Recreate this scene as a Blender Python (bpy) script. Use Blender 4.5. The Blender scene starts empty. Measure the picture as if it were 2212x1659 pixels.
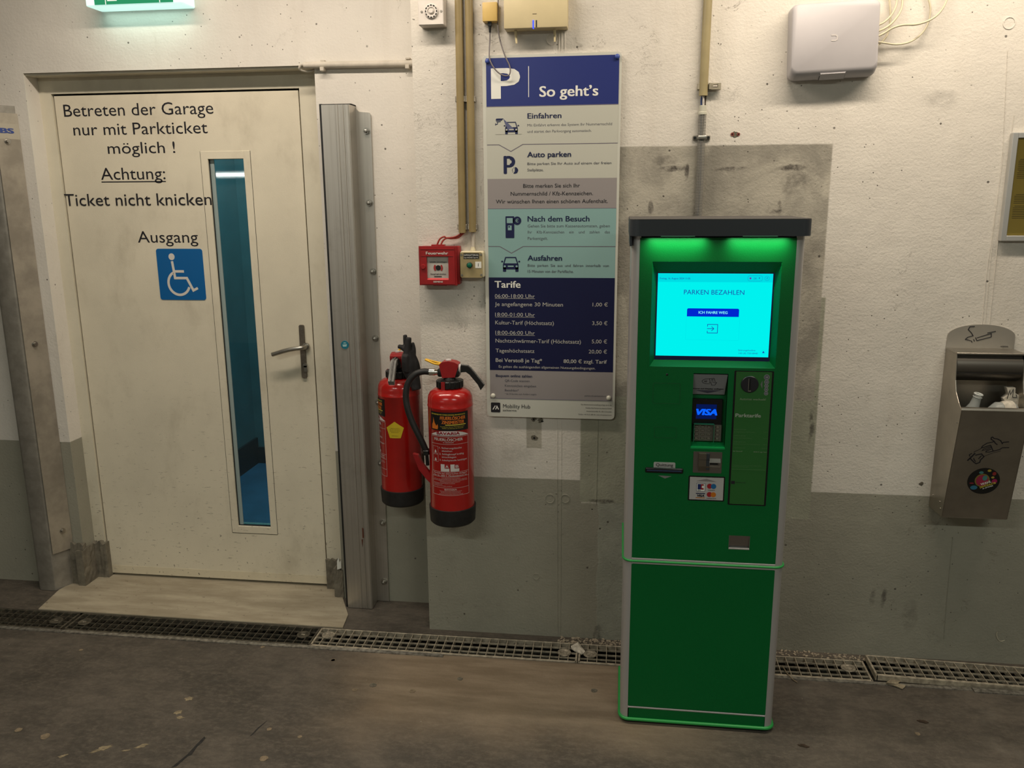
import bpy, bmesh, math, random
from math import sin, cos, pi, radians, atan2, sqrt
from mathutils import Vector, Matrix
random.seed(7)
SC = bpy.context.scene
COL = SC.collection

# ------------------------------------------------------------------ camera
cam_d = bpy.data.cameras.new('camera'); cam = bpy.data.objects.new('camera', cam_d); COL.objects.link(cam)
cam_d.sensor_fit = 'HORIZONTAL'; cam_d.sensor_width = 36.0; cam_d.lens = 36.0*1800/2212
cam_d.clip_start = 0.02
PITCH, YAW, ROLL = radians(12.6), radians(7.45), radians(-0.39)
fw = Vector((-sin(YAW)*cos(PITCH), cos(YAW)*cos(PITCH), -sin(PITCH)))
rt = Vector((cos(YAW), sin(YAW), 0)); up = rt.cross(fw)
r2 = rt*cos(ROLL)+up*sin(ROLL); u2 = up*cos(ROLL)-rt*sin(ROLL)
m = Matrix((r2, u2, -fw)).transposed().to_4x4(); m.translation = Vector((0, -2.827, 1.6))
cam.matrix_world = m
SC.camera = cam

# ------------------------------------------------------------------ view, world, lights
SC.view_settings.view_transform = 'Standard'; SC.view_settings.look = 'None'
SC.view_settings.gamma = 1.0; SC.view_settings.use_curve_mapping = False
SC.view_settings.exposure = 0.0
wd = bpy.data.worlds.new('world'); SC.world = wd; wd.use_nodes = True
wd.node_tree.nodes['Background'].inputs[0].default_value = (0.9, 0.92, 0.85, 1)
wd.node_tree.nodes['Background'].inputs[1].default_value = 0.03

def area(name, loc, size, power, col, target):
    l = bpy.data.lights.new(name, 'AREA'); l.shape = 'RECTANGLE'; l.size = size[0]; l.size_y = size[1]
    l.energy = power; l.color = col
    o = bpy.data.objects.new(name, l); COL.objects.link(o); o.location = loc
    d = Vector(target)-Vector(loc); o.rotation_euler = d.to_track_quat('-Z', 'Y').to_euler()
    return o
# ceiling luminaires of the garage: one row close to the wall, two rows behind the viewer
area('ceiling_lamp', (0.9, -0.54, 2.66), (1.5, 0.10), 25, (1.0, 0.86, 0.70), (0.9, -0.54, 0))
area('ceiling_lamp', (-1.2, -0.54, 2.66), (1.5, 0.10), 23.5, (1.0, 0.87, 0.73), (-1.2, -0.54, 0))
area('ceiling_lamp', (1.6, -3.4, 2.66), (1.5, 0.12), 34, (0.96, 1.0, 0.90), (1.6, -3.4, 0))
area('ceiling_lamp', (-1.4, -3.4, 2.66), (1.5, 0.12), 34, (0.96, 1.0, 0.90), (-1.4, -3.4, 0))

# ------------------------------------------------------------------ mesh helpers
ORI = {}
def mk(name, vf, mat, parent=None, smooth=None, origin=None, recalc=True):
    v, f = vf
    v = [Vector(p) for p in v]
    if parent is not None: origin = ORI[parent]
    elif origin is None:
        xs = [p.x for p in v]; ys = [p.y for p in v]; zs = [p.z for p in v]
        origin = Vector(((min(xs)+max(xs))/2, (min(ys)+max(ys))/2, min(zs)))
    origin = Vector(origin)
    me = bpy.data.meshes.new(name); me.from_pydata([tuple(p-origin) for p in v], [], f)
    if recalc:
        bm = bmesh.new(); bm.from_mesh(me); bmesh.ops.recalc_face_normals(bm, faces=bm.faces); bm.to_mesh(me); bm.free()
    if smooth:
        me.polygons.foreach_set('use_smooth', [True]*len(me.polygons)); me.set_sharp_from_angle(angle=radians(smooth))
    me.materials.append(mat)
    o = bpy.data.objects.new(name, me); COL.objects.link(o); ORI[o] = origin
    if parent is not None: o.parent = parent
    else: o.location = origin
    return o
def thing(name, loc, label, cat, group=None):
    o = bpy.data.objects.new(name, None); COL.objects.link(o); o.location = loc; ORI[o] = Vector(loc)
    o.empty_display_size = 0.05
    return tag(o, label, cat, group)
def tag(o, label, cat=None, group=None):
    o['label'] = label
    if cat: o['category'] = cat
    if group: o['group'] = group
    return o
def struct(o): o['kind'] = 'structure'; return o
def lab(o, label): o['label'] = label; return o

def join(*vfs):
    V, F = [], []
    for v, f in vfs:
        n = len(V); V += list(v); F += [tuple(i+n for i in q) for q in f]
    return V, F
def box(x0, x1, y0, y1, z0, z1):
    v = [(x, y, z) for z in (z0, z1) for y in (y0, y1) for x in (x0, x1)]
    return v, [(0, 2, 3, 1), (4, 5, 7, 6), (0, 1, 5, 4), (2, 6, 7, 3), (0, 4, 6, 2), (1, 3, 7, 5)]
def bbox(x0, x1, y0, y1, z0, z1, b=0.003, seg=2):
    bm = bmesh.new(); v, f = box(x0, x1, y0, y1, z0, z1)
    vs = [bm.verts.new(p) for p in v]; [bm.faces.new([vs[i] for i in q]) for q in f]
    bmesh.ops.bevel(bm, geom=bm.edges[:], offset=b, segments=seg, profile=0.5, affect='EDGES')
    bm.verts.index_update()
    r = ([tuple(p.co) for p in bm.verts], [tuple(p.index for p in q.verts) for q in bm.faces]); bm.free(); return r
def prism(pts, y0, y1):
    """polygon in XZ pushed from y0 to y1"""
    n = len(pts)
    v = [(x, y0, z) for x, z in pts]+[(x, y1, z) for x, z in pts]
    return v, [tuple(range(n)), tuple(range(2*n-1, n-1, -1))]+[(i, (i+1) % n, n+(i+1) % n, n+i) for i in range(n)]
def prismx(pts, x0, x1):
    n = len(pts)
    v = [(x0, y, z) for y, z in pts]+[(x1, y, z) for y, z in pts]
    return v, [tuple(range(n)), tuple(range(2*n-1, n-1, -1))]+[(i, (i+1) % n, n+(i+1) % n, n+i) for i in range(n)]
def prismz(pts, z0, z1):
    n = len(pts)
    v = [(x, y, z0) for x, y in pts]+[(x, y, z1) for x, y in pts]
    return v, [tuple(range(n)), tuple(range(2*n-1, n-1, -1))]+[(i, (i+1) % n, n+(i+1) % n, n+i) for i in range(n)]
def rrect(x0, x1, z0, z1, r, n=5):
    p = []
    for cx, cz, a in ((x1-r, z0+r, -pi/2), (x1-r, z1-r, 0), (x0+r, z1-r, pi/2), (x0+r, z0+r, pi)):
        p += [(cx+r*cos(a+i*pi/2/n), cz+r*sin(a+i*pi/2/n)) for i in range(n+1)]
    return p
def ell(cx, cz, rx, rz=None, n=28, a0=0, a1=2*pi):
    rz = rz or rx; full = abs(a1-a0-2*pi) < 1e-6
    return [(cx+rx*cos(a0+(a1-a0)*i/(n if full else n-1)), cz+rz*sin(a0+(a1-a0)*i/(n if full else n-1))) for i in range(n)]
def arcband(cx, cz, r0, r1, a0, a1, n=16):
    A = [a0+(a1-a0)*i/(n-1) for i in range(n)]
    return [(cx+r1*cos(a), cz+r1*sin(a)) for a in A]+[(cx+r0*cos(a), cz+r0*sin(a)) for a in reversed(A)]
def miter(pts, w, close=False):
    """left and right outline of a stroke of width w"""
    P = [Vector((p[0], p[1])) for p in pts]; n = len(P); L, R = [], []
    for i in range(n):
        a = P[i-1] if (i or close) else None; c = P[(i+1) % n] if (i < n-1 or close) else None
        ds = [d.normalized() for d in ((P[i]-a) if a is not None else None, (c-P[i]) if c is not None else None) if d is not None and d.length > 1e-9]
        if not ds: ds = [Vector((1, 0))]
        ns = [Vector((-d.y, d.x)) for d in ds]; m_ = sum(ns, Vector((0, 0)))
        m_ = m_.normalized() if m_.length > 1e-6 else ns[0]
        k = w/2/max(0.45, m_.dot(ns[0])); L.append(P[i]+m_*k); R.append(P[i]-m_*k)
    return L, R
def ribbon(pts, w, y0, y1, close=False):
    """stroke in the XZ plane with mitred joints and a thickness"""
    L, R = miter(pts, w, close); n = len(L); V, F = [], []
    for y in (y0, y1): V += [(p.x, y, p.y) for p in L]+[(p.x, y, p.y) for p in R]
    for i in range(n if close else n-1):
        j = (i+1) % n
        F += [(i, j, n+j, n+i), (2*n+i, 3*n+i, 3*n+j, 2*n+j), (i, 2*n+i, 2*n+j, j), (n+i, n+j, 3*n+j, 3*n+i)]
    if not close: F += [(0, n, 3*n, 2*n), (n-1, 3*n-1, 4*n-1, 2*n-1)]
    return V, F
def stroke_on(pts, w, tf):
    L, R = miter(pts, w); n = len(L)
    return [tuple(tf(p.x, p.y)) for p in L]+[tuple(tf(p.x, p.y)) for p in R], [(i, i+1, n+i+1, n+i) for i in range(n-1)]
def frame_xy(d):
    d = Vector(d).normalized(); a = Vector((0, 0, 1)) if abs(d.z) < 0.9 else Vector((1, 0, 0))
    s = d.cross(a).normalized(); return s, d.cross(s).normalized()
def cyl(p0, p1, r0, r1=None, n=16, cap=True):
    p0, p1 = Vector(p0), Vector(p1); r1 = r0 if r1 is None else r1; s, t = frame_xy(p1-p0)
    v = []
    for p, r in ((p0, r0), (p1, r1)):
        v += [tuple(p+s*(r*cos(2*pi*i/n))+t*(r*sin(2*pi*i/n))) for i in range(n)]
    f = [(i, (i+1) % n, n+(i+1) % n, n+i) for i in range(n)]
    if cap: f += [tuple(range(n)), tuple(range(n, 2*n))]
    return v, f
def smoothpath(pts, k=6):
    P = [Vector(p) for p in pts]; P = [P[0]*2-P[1]]+P+[P[-1]*2-P[-2]]; out = []
    for i in range(1, len(P)-2):
        a, b, c, d = P[i-1], P[i], P[i+1], P[i+2]
        for j in range(k):
            t = j/k
            out.append(0.5*((2*b)+(c-a)*t+(2*a-5*b+4*c-d)*t*t+(3*b-a-3*c+d)*t**3))
    out.append(P[-2]); return out
def tube(pts, r, n=8, k=6, rads=None):
    P = smoothpath(pts, k) if k else [Vector(p) for p in pts]
    N = len(P); v, f = [], []; s = None
    for i, p in enumerate(P):
        d = (P[min(i+1, N-1)]-P[max(i-1, 0)]).normalized()
        if s is None: s, t = frame_xy(d)
        else:
            s = (s-d*s.dot(d)).normalized(); t = d.cross(s)
        rr = r if rads is None else rads[0]+(rads[1]-rads[0])*i/(N-1)
        v += [tuple(p+s*(rr*cos(2*pi*j/n))+t*(rr*sin(2*pi*j/n))) for j in range(n)]
    for i in range(N-1):
        f += [(i*n+j, i*n+(j+1) % n, (i+1)*n+(j+1) % n, (i+1)*n+j) for j in range(n)]
    f += [tuple(range(n)), tuple(range((N-1)*n, N*n))]
    return v, f
def lathe(prof, cx, cy, z0, n=36):
    """profile of (r, z) turned about a vertical axis"""
    v, f = [], []
    for r, z in prof: v += [(cx+r*cos(2*pi*i/n), cy+r*sin(2*pi*i/n), z0+z) for i in range(n)]
    for k in range(len(prof)-1): f += [(k*n+i, k*n+(i+1) % n, (k+1)*n+(i+1) % n, (k+1)*n+i) for i in range(n)]
    f += [tuple(range(n)), tuple(range((len(prof)-1)*n, len(prof)*n))]
    return v, f
def lathey(prof, cx, cz, y0, n=24):
    """profile of (r, depth towards the viewer) turned about an axis along Y"""
    v, f = [], []
    for r, d in prof: v += [(cx+r*cos(2*pi*i/n), y0-d, cz+r*sin(2*pi*i/n)) for i in range(n)]
    for k in range(len(prof)-1): f += [(k*n+i, k*n+(i+1) % n, (k+1)*n+(i+1) % n, (k+1)*n+i) for i in range(n)]
    f += [tuple(range(n)), tuple(range((len(prof)-1)*n, len(prof)*n))]
    return v, f
def sheet(a0, a1, b0, b1, holes, h0, h1, tf):
    """rectangle with rectangular holes and a thickness; tf(a, b, h) gives the point"""
    A = sorted(set([a0, a1]+[q for h in holes for q in h[:2]])); B = sorted(set([b0, b1]+[q for h in holes for q in h[2:]]))
    A = [q for q in A if a0 <= q <= a1]; B = [q for q in B if b0 <= q <= b1]
    inside = lambda i, j: 0 <= i < len(A)-1 and 0 <= j < len(B)-1 and not any(h[0] <= (A[i]+A[i+1])/2 <= h[1] and h[2] <= (B[j]+B[j+1])/2 <= h[3] for h in holes)
    V, F, ix = [], [], {}
    def vid(i, j, k):
        if (i, j, k) not in ix: ix[i, j, k] = len(V); V.append(tuple(tf(A[i], B[j], (h0, h1)[k])))
        return ix[i, j, k]
    for i in range(len(A)-1):
        for j in range(len(B)-1):
            if not inside(i, j): continue
            F.append((vid(i, j, 0), vid(i+1, j, 0), vid(i+1, j+1, 0), vid(i, j+1, 0)))
            F.append((vid(i, j, 1), vid(i, j+1, 1), vid(i+1, j+1, 1), vid(i+1, j, 1)))
            for di, dj, p, q in ((-1, 0, (i, j), (i, j+1)), (1, 0, (i+1, j), (i+1, j+1)), (0, -1, (i, j), (i+1, j)), (0, 1, (i, j+1), (i+1, j+1))):
                if not inside(i+di, j+dj): F.append((vid(*p, 0), vid(*q, 0), vid(*q, 1), vid(*p, 1)))
    return V, F
wallp = lambda a, b, h: (a, h, b)
floorp = lambda a, b, h: (a, b, h)
def rot_vf(vf, M): return [tuple(M @ Vector(p)) for p in vf[0]], vf[1]

# lettering: text curves are collected, evaluated once and turned into flat meshes
TX = []
def flat(y): return lambda u, v: (u, y, v)
def text(s, x0, z, x1, h, y, mat, parent, bold=0.0, tf=None, name='lettering', shear=0.0, under=False, align=None):
    """baseline from x0 to x1 at height z, capitals h high"""
    c = bpy.data.curves.new('t', 'FONT'); c.body = s; c.size = 1.0; c.shear = shear; c.resolution_u = 3
    if align: c.align_x = align
    o = bpy.data.objects.new('t', c); COL.objects.link(o)
    TX.append((o, s, x0, z, x1, h, tf or flat(y), mat, parent, name, under, bold))
def flush_text():
    bpy.context.view_layer.update(); dg = bpy.context.evaluated_depsgraph_get()
    for o, s, x0, z, x1, h, tf, mat, parent, name, under, bold in TX:
        me = bpy.data.meshes.new_from_object(o.evaluated_get(dg))
        cs = [q.co.copy() for q in me.vertices]; fs = [tuple(p.vertices) for p in me.polygons]
        if cs:
            ax, bx = min(q.x for q in cs), max(q.x for q in cs)
            su = (x1-x0)/max(bx-ax, 1e-6); sv = h/0.727
            if under:
                n = len(cs); cs += [Vector((ax, -0.16, 0)), Vector((bx, -0.16, 0)), Vector((bx, -0.10, 0)), Vector((ax, -0.10, 0))]; fs.append((n, n+1, n+2, n+3))
            V, F = [], []
            # heavier weights: slightly shifted copies, each a hair further out so that they do not coincide
            for k, (du, dv) in enumerate(((0, 0), (bold, 0.4*bold), (-bold, -0.4*bold), (bold, -0.4*bold), (-bold, 0.4*bold))[:5 if bold else 1]):
                n = len(V)
                for q in cs:
                    u, v = x0+(q.x-ax+du)*su, z+(q.y+dv)*sv; p = Vector(tf(u, v))
                    if k:
                        nn = (Vector(tf(u+1e-3, v))-p).cross(Vector(tf(u, v+1e-3))-p).normalized(); p = p+nn*(0.00010*k)
                    V.append(tuple(p))
                F += [tuple(i+n for i in f) for f in fs]
            mk(name, (V, F), mat, parent, recalc=False)
        bpy.data.meshes.remove(me); cu = o.data; bpy.data.objects.remove(o); bpy.data.curves.remove(cu)
    TX.clear()

# ------------------------------------------------------------------ materials
class NT:
    def __init__(s, name):
        s.m = bpy.data.materials.new(name); s.m.use_nodes = True; s.t = s.m.node_tree; s.b = s.t.nodes['Principled BSDF']
        s._geo = None
    def n(s, typ, **kw):
        q = s.t.nodes.new(typ)
        for k, v in kw.items(): setattr(q, k, v)
        return q
    def link(s, a, b): s.t.links.new(a, b)
    def put(s, sock, v):
        if isinstance(v, bpy.types.NodeSocket): s.link(v, sock)
        elif v is not None: sock.default_value = v
    def pos(s):
        if s._geo is None: s._geo = s.n('ShaderNodeTexCoord').outputs['Object']
        return s._geo
    def math(s, op, a, b=None, clamp=False):
        q = s.n('ShaderNodeMath', operation=op, use_clamp=clamp); s.put(q.inputs[0], a)
        if b is not None: s.put(q.inputs[1], b)
        return q.outputs[0]
    def noise(s, scale, detail=4, rough=0.55, vec=None, dist=0.0):
        q = s.n('ShaderNodeTexNoise'); s.put(q.inputs['Vector'], vec or s.pos()); q.inputs['Scale'].default_value = scale
        q.inputs['Detail'].default_value = detail; q.inputs['Roughness'].default_value = rough; q.inputs['Distortion'].default_value = dist
        return q.outputs['Fac']
    def voro(s, scale, vec=None, feature='F1'):
        q = s.n('ShaderNodeTexVoronoi', feature=feature); s.put(q.inputs['Vector'], vec or s.pos()); q.inputs['Scale'].default_value = scale
        return q.outputs['Distance']
    def sc(s, x, y, z, loc=(0, 0, 0)):
        q = s.n('ShaderNodeMapping'); s.put(q.inputs[0], s.pos()); q.inputs['Scale'].default_value = (x, y, z); q.inputs['Location'].default_value = loc
        return q.outputs[0]
    def step(s, v, a, b, inv=False):
        q = s.n('ShaderNodeMapRange', interpolation_type='SMOOTHSTEP'); s.put(q.inputs[0], v)
        q.inputs[1].default_value = a; q.inputs[2].default_value = b; q.inputs[3].default_value = 1.0 if inv else 0.0; q.inputs[4].default_value = 0.0 if inv else 1.0
        return q.outputs[0]
    def mix(s, f, a, b, blend='MIX'):
        q = s.n('ShaderNodeMix', data_type='RGBA', blend_type=blend); s.put(q.inputs[0], f)
        for sock, v in ((q.inputs[6], a), (q.inputs[7], b)):
            if isinstance(v, tuple): v = (v[0], v[1], v[2], 1)
            s.put(sock, v)
        return q.outputs[2]
    def xyz(s):
        q = s.n('ShaderNodeSeparateXYZ'); s.link(s.pos(), q.inputs[0]); return q.outputs
    def bump(s, h, strength=0.3, dist=0.002):
        q = s.n('ShaderNodeBump'); q.inputs['Strength'].default_value = strength; q.inputs['Distance'].default_value = dist
        s.put(q.inputs['Height'], h); s.link(q.outputs[0], s.b.inputs['Normal'])
    def col(s, c): s.put(s.b.inputs['Base Color'], c if not isinstance(c, tuple) else (c[0], c[1], c[2], 1))
    def rough(s, v): s.put(s.b.inputs['Roughness'], v)

def simple(name, c, rough=0.5, metal=0.0, var=0.0, scale=30, bump=0.0, bscale=200, coat=0.0, spec=None):
    t = NT(name); t.rough(rough); t.b.inputs['Metallic'].default_value = metal
    if coat: t.b.inputs['Coat Weight'].default_value = coat
    if spec is not None: t.b.inputs['Specular IOR Level'].default_value = spec
    if var:
        d = tuple(max(0, q*(1-var)) for q in c); l = tuple(min(1, q*(1+var*0.6)) for q in c)
        t.col(t.mix(t.step(t.noise(scale, 6, 0.6), 0.3, 0.7), d, l))
    else: t.col(c)
    if bump: t.bump(t.noise(bscale, 3), bump, 0.001)
    return t.m
def emit(name, c, strength):
    t = NT(name); t.col((0.0, 0.0, 0.0)); t.b.inputs['Specular IOR Level'].default_value = 0.0; t.b.inputs['Emission Color'].default_value = (*c, 1); t.b.inputs['Emission Strength'].default_value = strength
    t.rough(0.3); return t.m

M = {}
M['navy'] = simple('navy_print', (0.008, 0.012, 0.06), 0.35)
M['black'] = simple('black_plastic', (0.006, 0.006, 0.006), 0.4)
M['rubber'] = simple('black_rubber', (0.010, 0.010, 0.010), 0.55, var=0.4, scale=60)
M['black_print'] = simple('black_print', (0.01, 0.009, 0.014), 0.5)
M['void'] = simple('dark_gap', (0.004, 0.004, 0.004), 0.9)
M['white_print'] = simple('white_print', (0.78, 0.78, 0.72), 0.45)
M['red'] = simple('red_lacquer', (0.40, 0.008, 0.006), 0.24, var=0.10, scale=9, coat=0.5)
M['red_plastic'] = simple('red_plastic', (0.30, 0.009, 0.011), 0.38, var=0.12, scale=40)
M['yellow'] = simple('yellow_plastic', (0.75, 0.42, 0.02), 0.4)
M['steel'] = simple('brushed_steel', (0.42, 0.40, 0.36), 0.34, 1.0, var=0.12, scale=80)
M['zinc'] = simple('galvanised_steel', (0.36, 0.34, 0.30), 0.5, 0.8, var=0.5, scale=70, bump=0.3)
M['chrome'] = simple('polished_metal', (0.75, 0.73, 0.68), 0.15, 1.0)
# ------------------------------------------------------------------ wall, floor and door materials
CREAM = (0.70, 0.66, 0.585); GREY = (0.315, 0.303, 0.240); CONC = (0.36, 0.335, 0.275); PALE = (0.335, 0.335, 0.255)
def wall_material(name, zones, cream=CREAM, rough_bump=0.5, spots=(), pits=1.0):
    t = NT(name); X, Y, Z = t.xyz()
    wob = t.math('MULTIPLY', t.math('SUBTRACT', t.noise(9, 5, 0.65), 0.5), 0.030)
    wob2 = t.math('MULTIPLY', t.math('SUBTRACT', t.noise(60, 3, 0.6), 0.5), 0.010)
    w = t.math('ADD', wob, wob2)
    xw = t.math('ADD', X, w); zw = t.math('ADD', Z, w)
    big = t.step(t.noise(2.2, 5, 0.6), 0.3, 0.75)
    c = t.mix(big, cream, tuple(q*0.88 for q in cream))
    c = t.mix(t.math('MULTIPLY', t.step(t.noise(1, 4, 0.6, t.sc(7, 7, 1.2)), 0.52, 0.8), 0.35), c, (0.50, 0.44, 0.36))
    fl = t.noise(26, 8, 0.7)
    for (x0, x1, z0, z1, colr, wobble, soft, blot) in zones:
        k = 1.0 if wobble else 0.16
        a = xw if wobble else t.math('ADD', X, t.math('MULTIPLY', w, k)); b = zw if wobble else t.math('ADD', Z, t.math('MULTIPLY', w, k))
        msk = t.math('MULTIPLY', t.math('MULTIPLY', t.step(a, x0-soft, x0+soft), t.step(a, x1-soft, x1+soft, True)),
                     t.math('MULTIPLY', t.step(b, z0-soft, z0+soft), t.step(b, z1-soft, z1+soft, True)))
        if blot:
            cc = t.mix(t.step(t.noise(5.5, 6, 0.62, dist=0.6), 0.36, 0.66), tuple(q*(1-blot) for q in colr), tuple(q*(1+blot*0.6) for q in colr))
            cc = t.mix(t.math('MULTIPLY', t.step(fl, 0.58, 0.72), 0.5), cc, tuple(q*0.6 for q in colr))
            cc = t.mix(t.math('MULTIPLY', t.step(t.noise(4.2, 3, 0.5, t.sc(1, 1, 0.55, (2, 3, 8))), 0.60, 0.64), min(1.0, blot*1.6)), cc, tuple(min(1, q*1.42) for q in colr))
        else:
            cc = t.mix(big, colr, tuple(q*0.84 for q in colr))
        c = t.mix(msk, c, cc)
    # dark rubbed stains with ragged edges
    for (sx, sz, rx, rz, st) in spots:
        u = t.math('DIVIDE', t.math('SUBTRACT', xw, sx), rx); v = t.math('DIVIDE', t.math('SUBTRACT', zw, sz), rz)
        d = t.math('ADD', t.math('MULTIPLY', u, u), t.math('MULTIPLY', v, v))
        c = t.mix(t.math('MULTIPLY', t.math('MULTIPLY', t.step(d, 0.1, 1.0, True), t.step(fl, 0.34, 0.62)), st), c, (0.055, 0.046, 0.038))
    # pits, scuffs and hairline cracks in the plaster
    pit = t.math('MULTIPLY', t.step(t.voro(38), 0.05, 0.10, True), t.step(t.noise(3.1, 2), 0.44, 0.56))
    pit2 = t.math('MULTIPLY', t.step(t.voro(13, t.sc(1, 1, 1, (3.3, 1.2, 5.1))), 0.035, 0.06, True), t.step(t.noise(2.3, 2, vec=t.sc(1, 1, 1, (9, 4, 2))), 0.40, 0.50))
    crk = t.math('MULTIPLY', t.step(t.math('ABSOLUTE', t.math('SUBTRACT', t.noise(5.0, 7, 0.68, dist=1.2), 0.5)), 0.0, 0.0045, True), t.math('MULTIPLY', t.step(t.noise(7.5, 2, vec=t.sc(1, 1, 1, (5, 7, 1))), 0.58, 0.64), t.step(t.noise(1.6, 2, vec=t.sc(1, 1, 1, (1, 2, 9))), 0.46, 0.56)))
    scf = t.math('MULTIPLY', t.step(t.noise(1, 5, 0.7, t.sc(90, 90, 14)), 0.66, 0.74), t.step(t.noise(3.5, 2, vec=t.sc(1, 1, 1, (2, 8, 6))), 0.54, 0.64))
    pits_ = t.math('MULTIPLY', t.math('MAXIMUM', pit, pit2), pits)
    c = t.mix(t.math('MULTIPLY', pits_, 0.85), c, (0.06, 0.05, 0.04))
    c = t.mix(t.math('MULTIPLY', t.math('MAXIMUM', crk, scf), 0.55), c, (0.13, 0.105, 0.08))
    t.col(c); t.rough(0.75)
    hgt = t.math('ADD', t.math('MULTIPLY', t.noise(120, 5, 0.62), 0.85), t.math('MULTIPLY', t.noise(11, 4, 0.55), 1.6))
    hgt = t.math('ADD', hgt, t.math('MULTIPLY', t.noise(1, 3, 0.6, t.sc(30, 30, 110)), 0.18))
    hgt = t.math('SUBTRACT', hgt, t.math('MULTIPLY', t.math('MAXIMUM', pits_, crk), 0.8))
    t.bump(hgt, rough_bump, 0.0045)
    return t.m
BIG = 9.0
M['wall'] = wall_material('plaster_wall', [
    # x0, x1, z0, z1, colour, wobbling edge, softness, blotches
    (-BIG, -0.1223, -1, 0.6168, GREY, False, 0.002, 0),
    (-BIG, -0.0593, -1, 0.5338, GREY, True, 0.003, 0),
    (-0.0593-0.002, 0.2012, -1, 0.5460, (0.33, 0.335, 0.27), True, 0.004, 0.12),
    (0.6630, BIG, -1, 0.6054, GREY, False, 0.002, 0),
    (0.2012, BIG, -1, 0.5078, GREY, False, 0.002, 0),
    (0.1951, 0.6663, 0.5044, 0.5765, PALE, False, 0.003, 0.10),
    (-0.1278, 0.6663, 0.5355, 1.2757, PALE, False, 0.003, 0.10),
    (-0.1310, 0.6528, 0.9271, 1.7588, CONC, False, 0.003, 0.30),
    (-0.3195, -0.2652, 0.7307, 0.8800, CONC, False, 0.003, 0.15),
], rough_bump=0.45, spots=[
    (0.1622,1.6888, 0.055, 0.012, 1.0), (0.2039,1.6768, 0.010, 0.030, 1.0), (0.3450,1.6854, 0.060, 0.008, 0.9), (0.5317,1.6848, 0.055, 0.012, 1.0), (0.5418,1.6404, 0.050, 0.045, 0.5),
    (0.4854,1.5539, 0.030, 0.012, 1.0), (0.5047,1.5683, 0.010, 0.025, 1.0), (0.0920,1.5631, 0.012, 0.030, 0.9), (0.1392,1.7166, 0.05, 0.02, 0.5),
    (-0.0494,0.5407, 0.060, 0.010, 0.9), (-0.0577,0.0158, 0.02, 0.05, 0.8), (0.9019,0.2249, 0.012, 0.035, 0.7), (0.9389,0.2271, 0.010, 0.045, 0.8), (1.0296,0.1619, 0.030, 0.070, 0.35), (0.6497,0.8400, 0.010, 0.070, 0.8),
    (0.3951,1.2769, 0.05, 0.05, 0.3), (0.9576,1.8849, 0.07, 0.035, 0.25), (1.1188,0.7090, 0.02, 0.02, 0.5), (-0.3481,0.7084, 0.07, 0.04, 0.2)])
M['wall_door'] = wall_material('plaster_wall_smooth', [(-BIG, BIG, -1, 0.6310, GREY, False, 0.002, 0)], (0.73, 0.69, 0.62), 0.32)
M['plain_wall'] = simple('garage_paint', (0.42, 0.40, 0.35), 0.8, var=0.1, scale=3)

def floor_material():
    t = NT('oily_concrete_floor'); X, Y, Z = t.xyz()
    w = t.math('MULTIPLY', t.math('SUBTRACT', t.noise(3.5, 5, 0.6), 0.5), 0.30); xw = t.math('ADD', X, w); yw = t.math('ADD', Y, w)
    a = t.step(t.noise(2.1, 7, 0.65, dist=0.5), 0.32, 0.70); b = t.step(t.noise(9, 7, 0.7, t.sc(1, 2.2, 1)), 0.40, 0.68)
    c = t.mix(a, (0.056, 0.047, 0.038), (0.122, 0.102, 0.081))
    c = t.mix(t.math('MULTIPLY', t.step(t.noise(45, 7, 0.75, t.sc(1, 1.6, 1)), 0.44, 0.62), 0.5), c, (0.150, 0.128, 0.100)); c = t.mix(t.math('MULTIPLY', t.step(t.noise(150, 3, 0.6), 0.60, 0.70), 0.5), c, (0.030, 0.026, 0.022))
    c = t.mix(t.math('MULTIPLY', b, 0.55), c, (0.044, 0.039, 0.032))
    # a brown smear left by swept grit in front of the drain
    sm = t.math('MULTIPLY', t.math('MULTIPLY', t.step(xw, -1.05, -0.70), t.step(xw, 0.10, 0.45, True)), t.math('MULTIPLY', t.step(yw, -0.78, -0.36), t.step(Y, -0.19, -0.16, True)))
    c = t.mix(t.math('MULTIPLY', sm, 0.85), c, t.mix(t.step(t.noise(1, 5, 0.6, t.sc(3, 16, 1)), 0.35, 0.7), (0.205, 0.152, 0.098), (0.310, 0.240, 0.165)))
    rp = t.math('MULTIPLY', t.step(t.noise(3.2, 6, 0.6, t.sc(1, 1, 1, (4, 1, 0))), 0.52, 0.70), t.step(xw, 0.4, 0.8))
    c = t.mix(t.math('MULTIPLY', rp, 0.6), c, (0.185, 0.165, 0.135))
    sp = t.math('MULTIPLY', t.step(t.voro(30), 0.05, 0.09, True), t.step(t.noise(6, 2, vec=t.sc(1, 1, 1, (1, 5, 2))), 0.60, 0.66))
    c = t.mix(t.math('MULTIPLY', sp, 0.7), c, (0.30, 0.27, 0.21))
    t.col(c); t.rough(t.math('ADD', t.math('MULTIPLY', a, 0.18), 0.52)); t.b.inputs['Specular IOR Level'].default_value = 0.35
    t.bump(t.math('ADD', t.noise(60, 6, 0.65), t.math('MULTIPLY', t.noise(7, 4), 1.5)), 0.6, 0.004)
    return t.m
M['floor'] = floor_material()
def slab_material():
    t = NT('worn_screed'); c = t.mix(t.step(t.noise(1, 6, 0.65, t.sc(3, 14, 1)), 0.35, 0.7), (0.295, 0.250, 0.175), (0.44, 0.385, 0.283))
    c = t.mix(t.math('MULTIPLY', t.step(t.noise(40, 4, 0.7), 0.62, 0.70), 0.5), c, (0.08, 0.065, 0.05))
    t.col(c); t.rough(0.7); t.bump(t.noise(50, 5, 0.6), 0.3, 0.002); return t.m
M['slab'] = slab_material()
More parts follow.
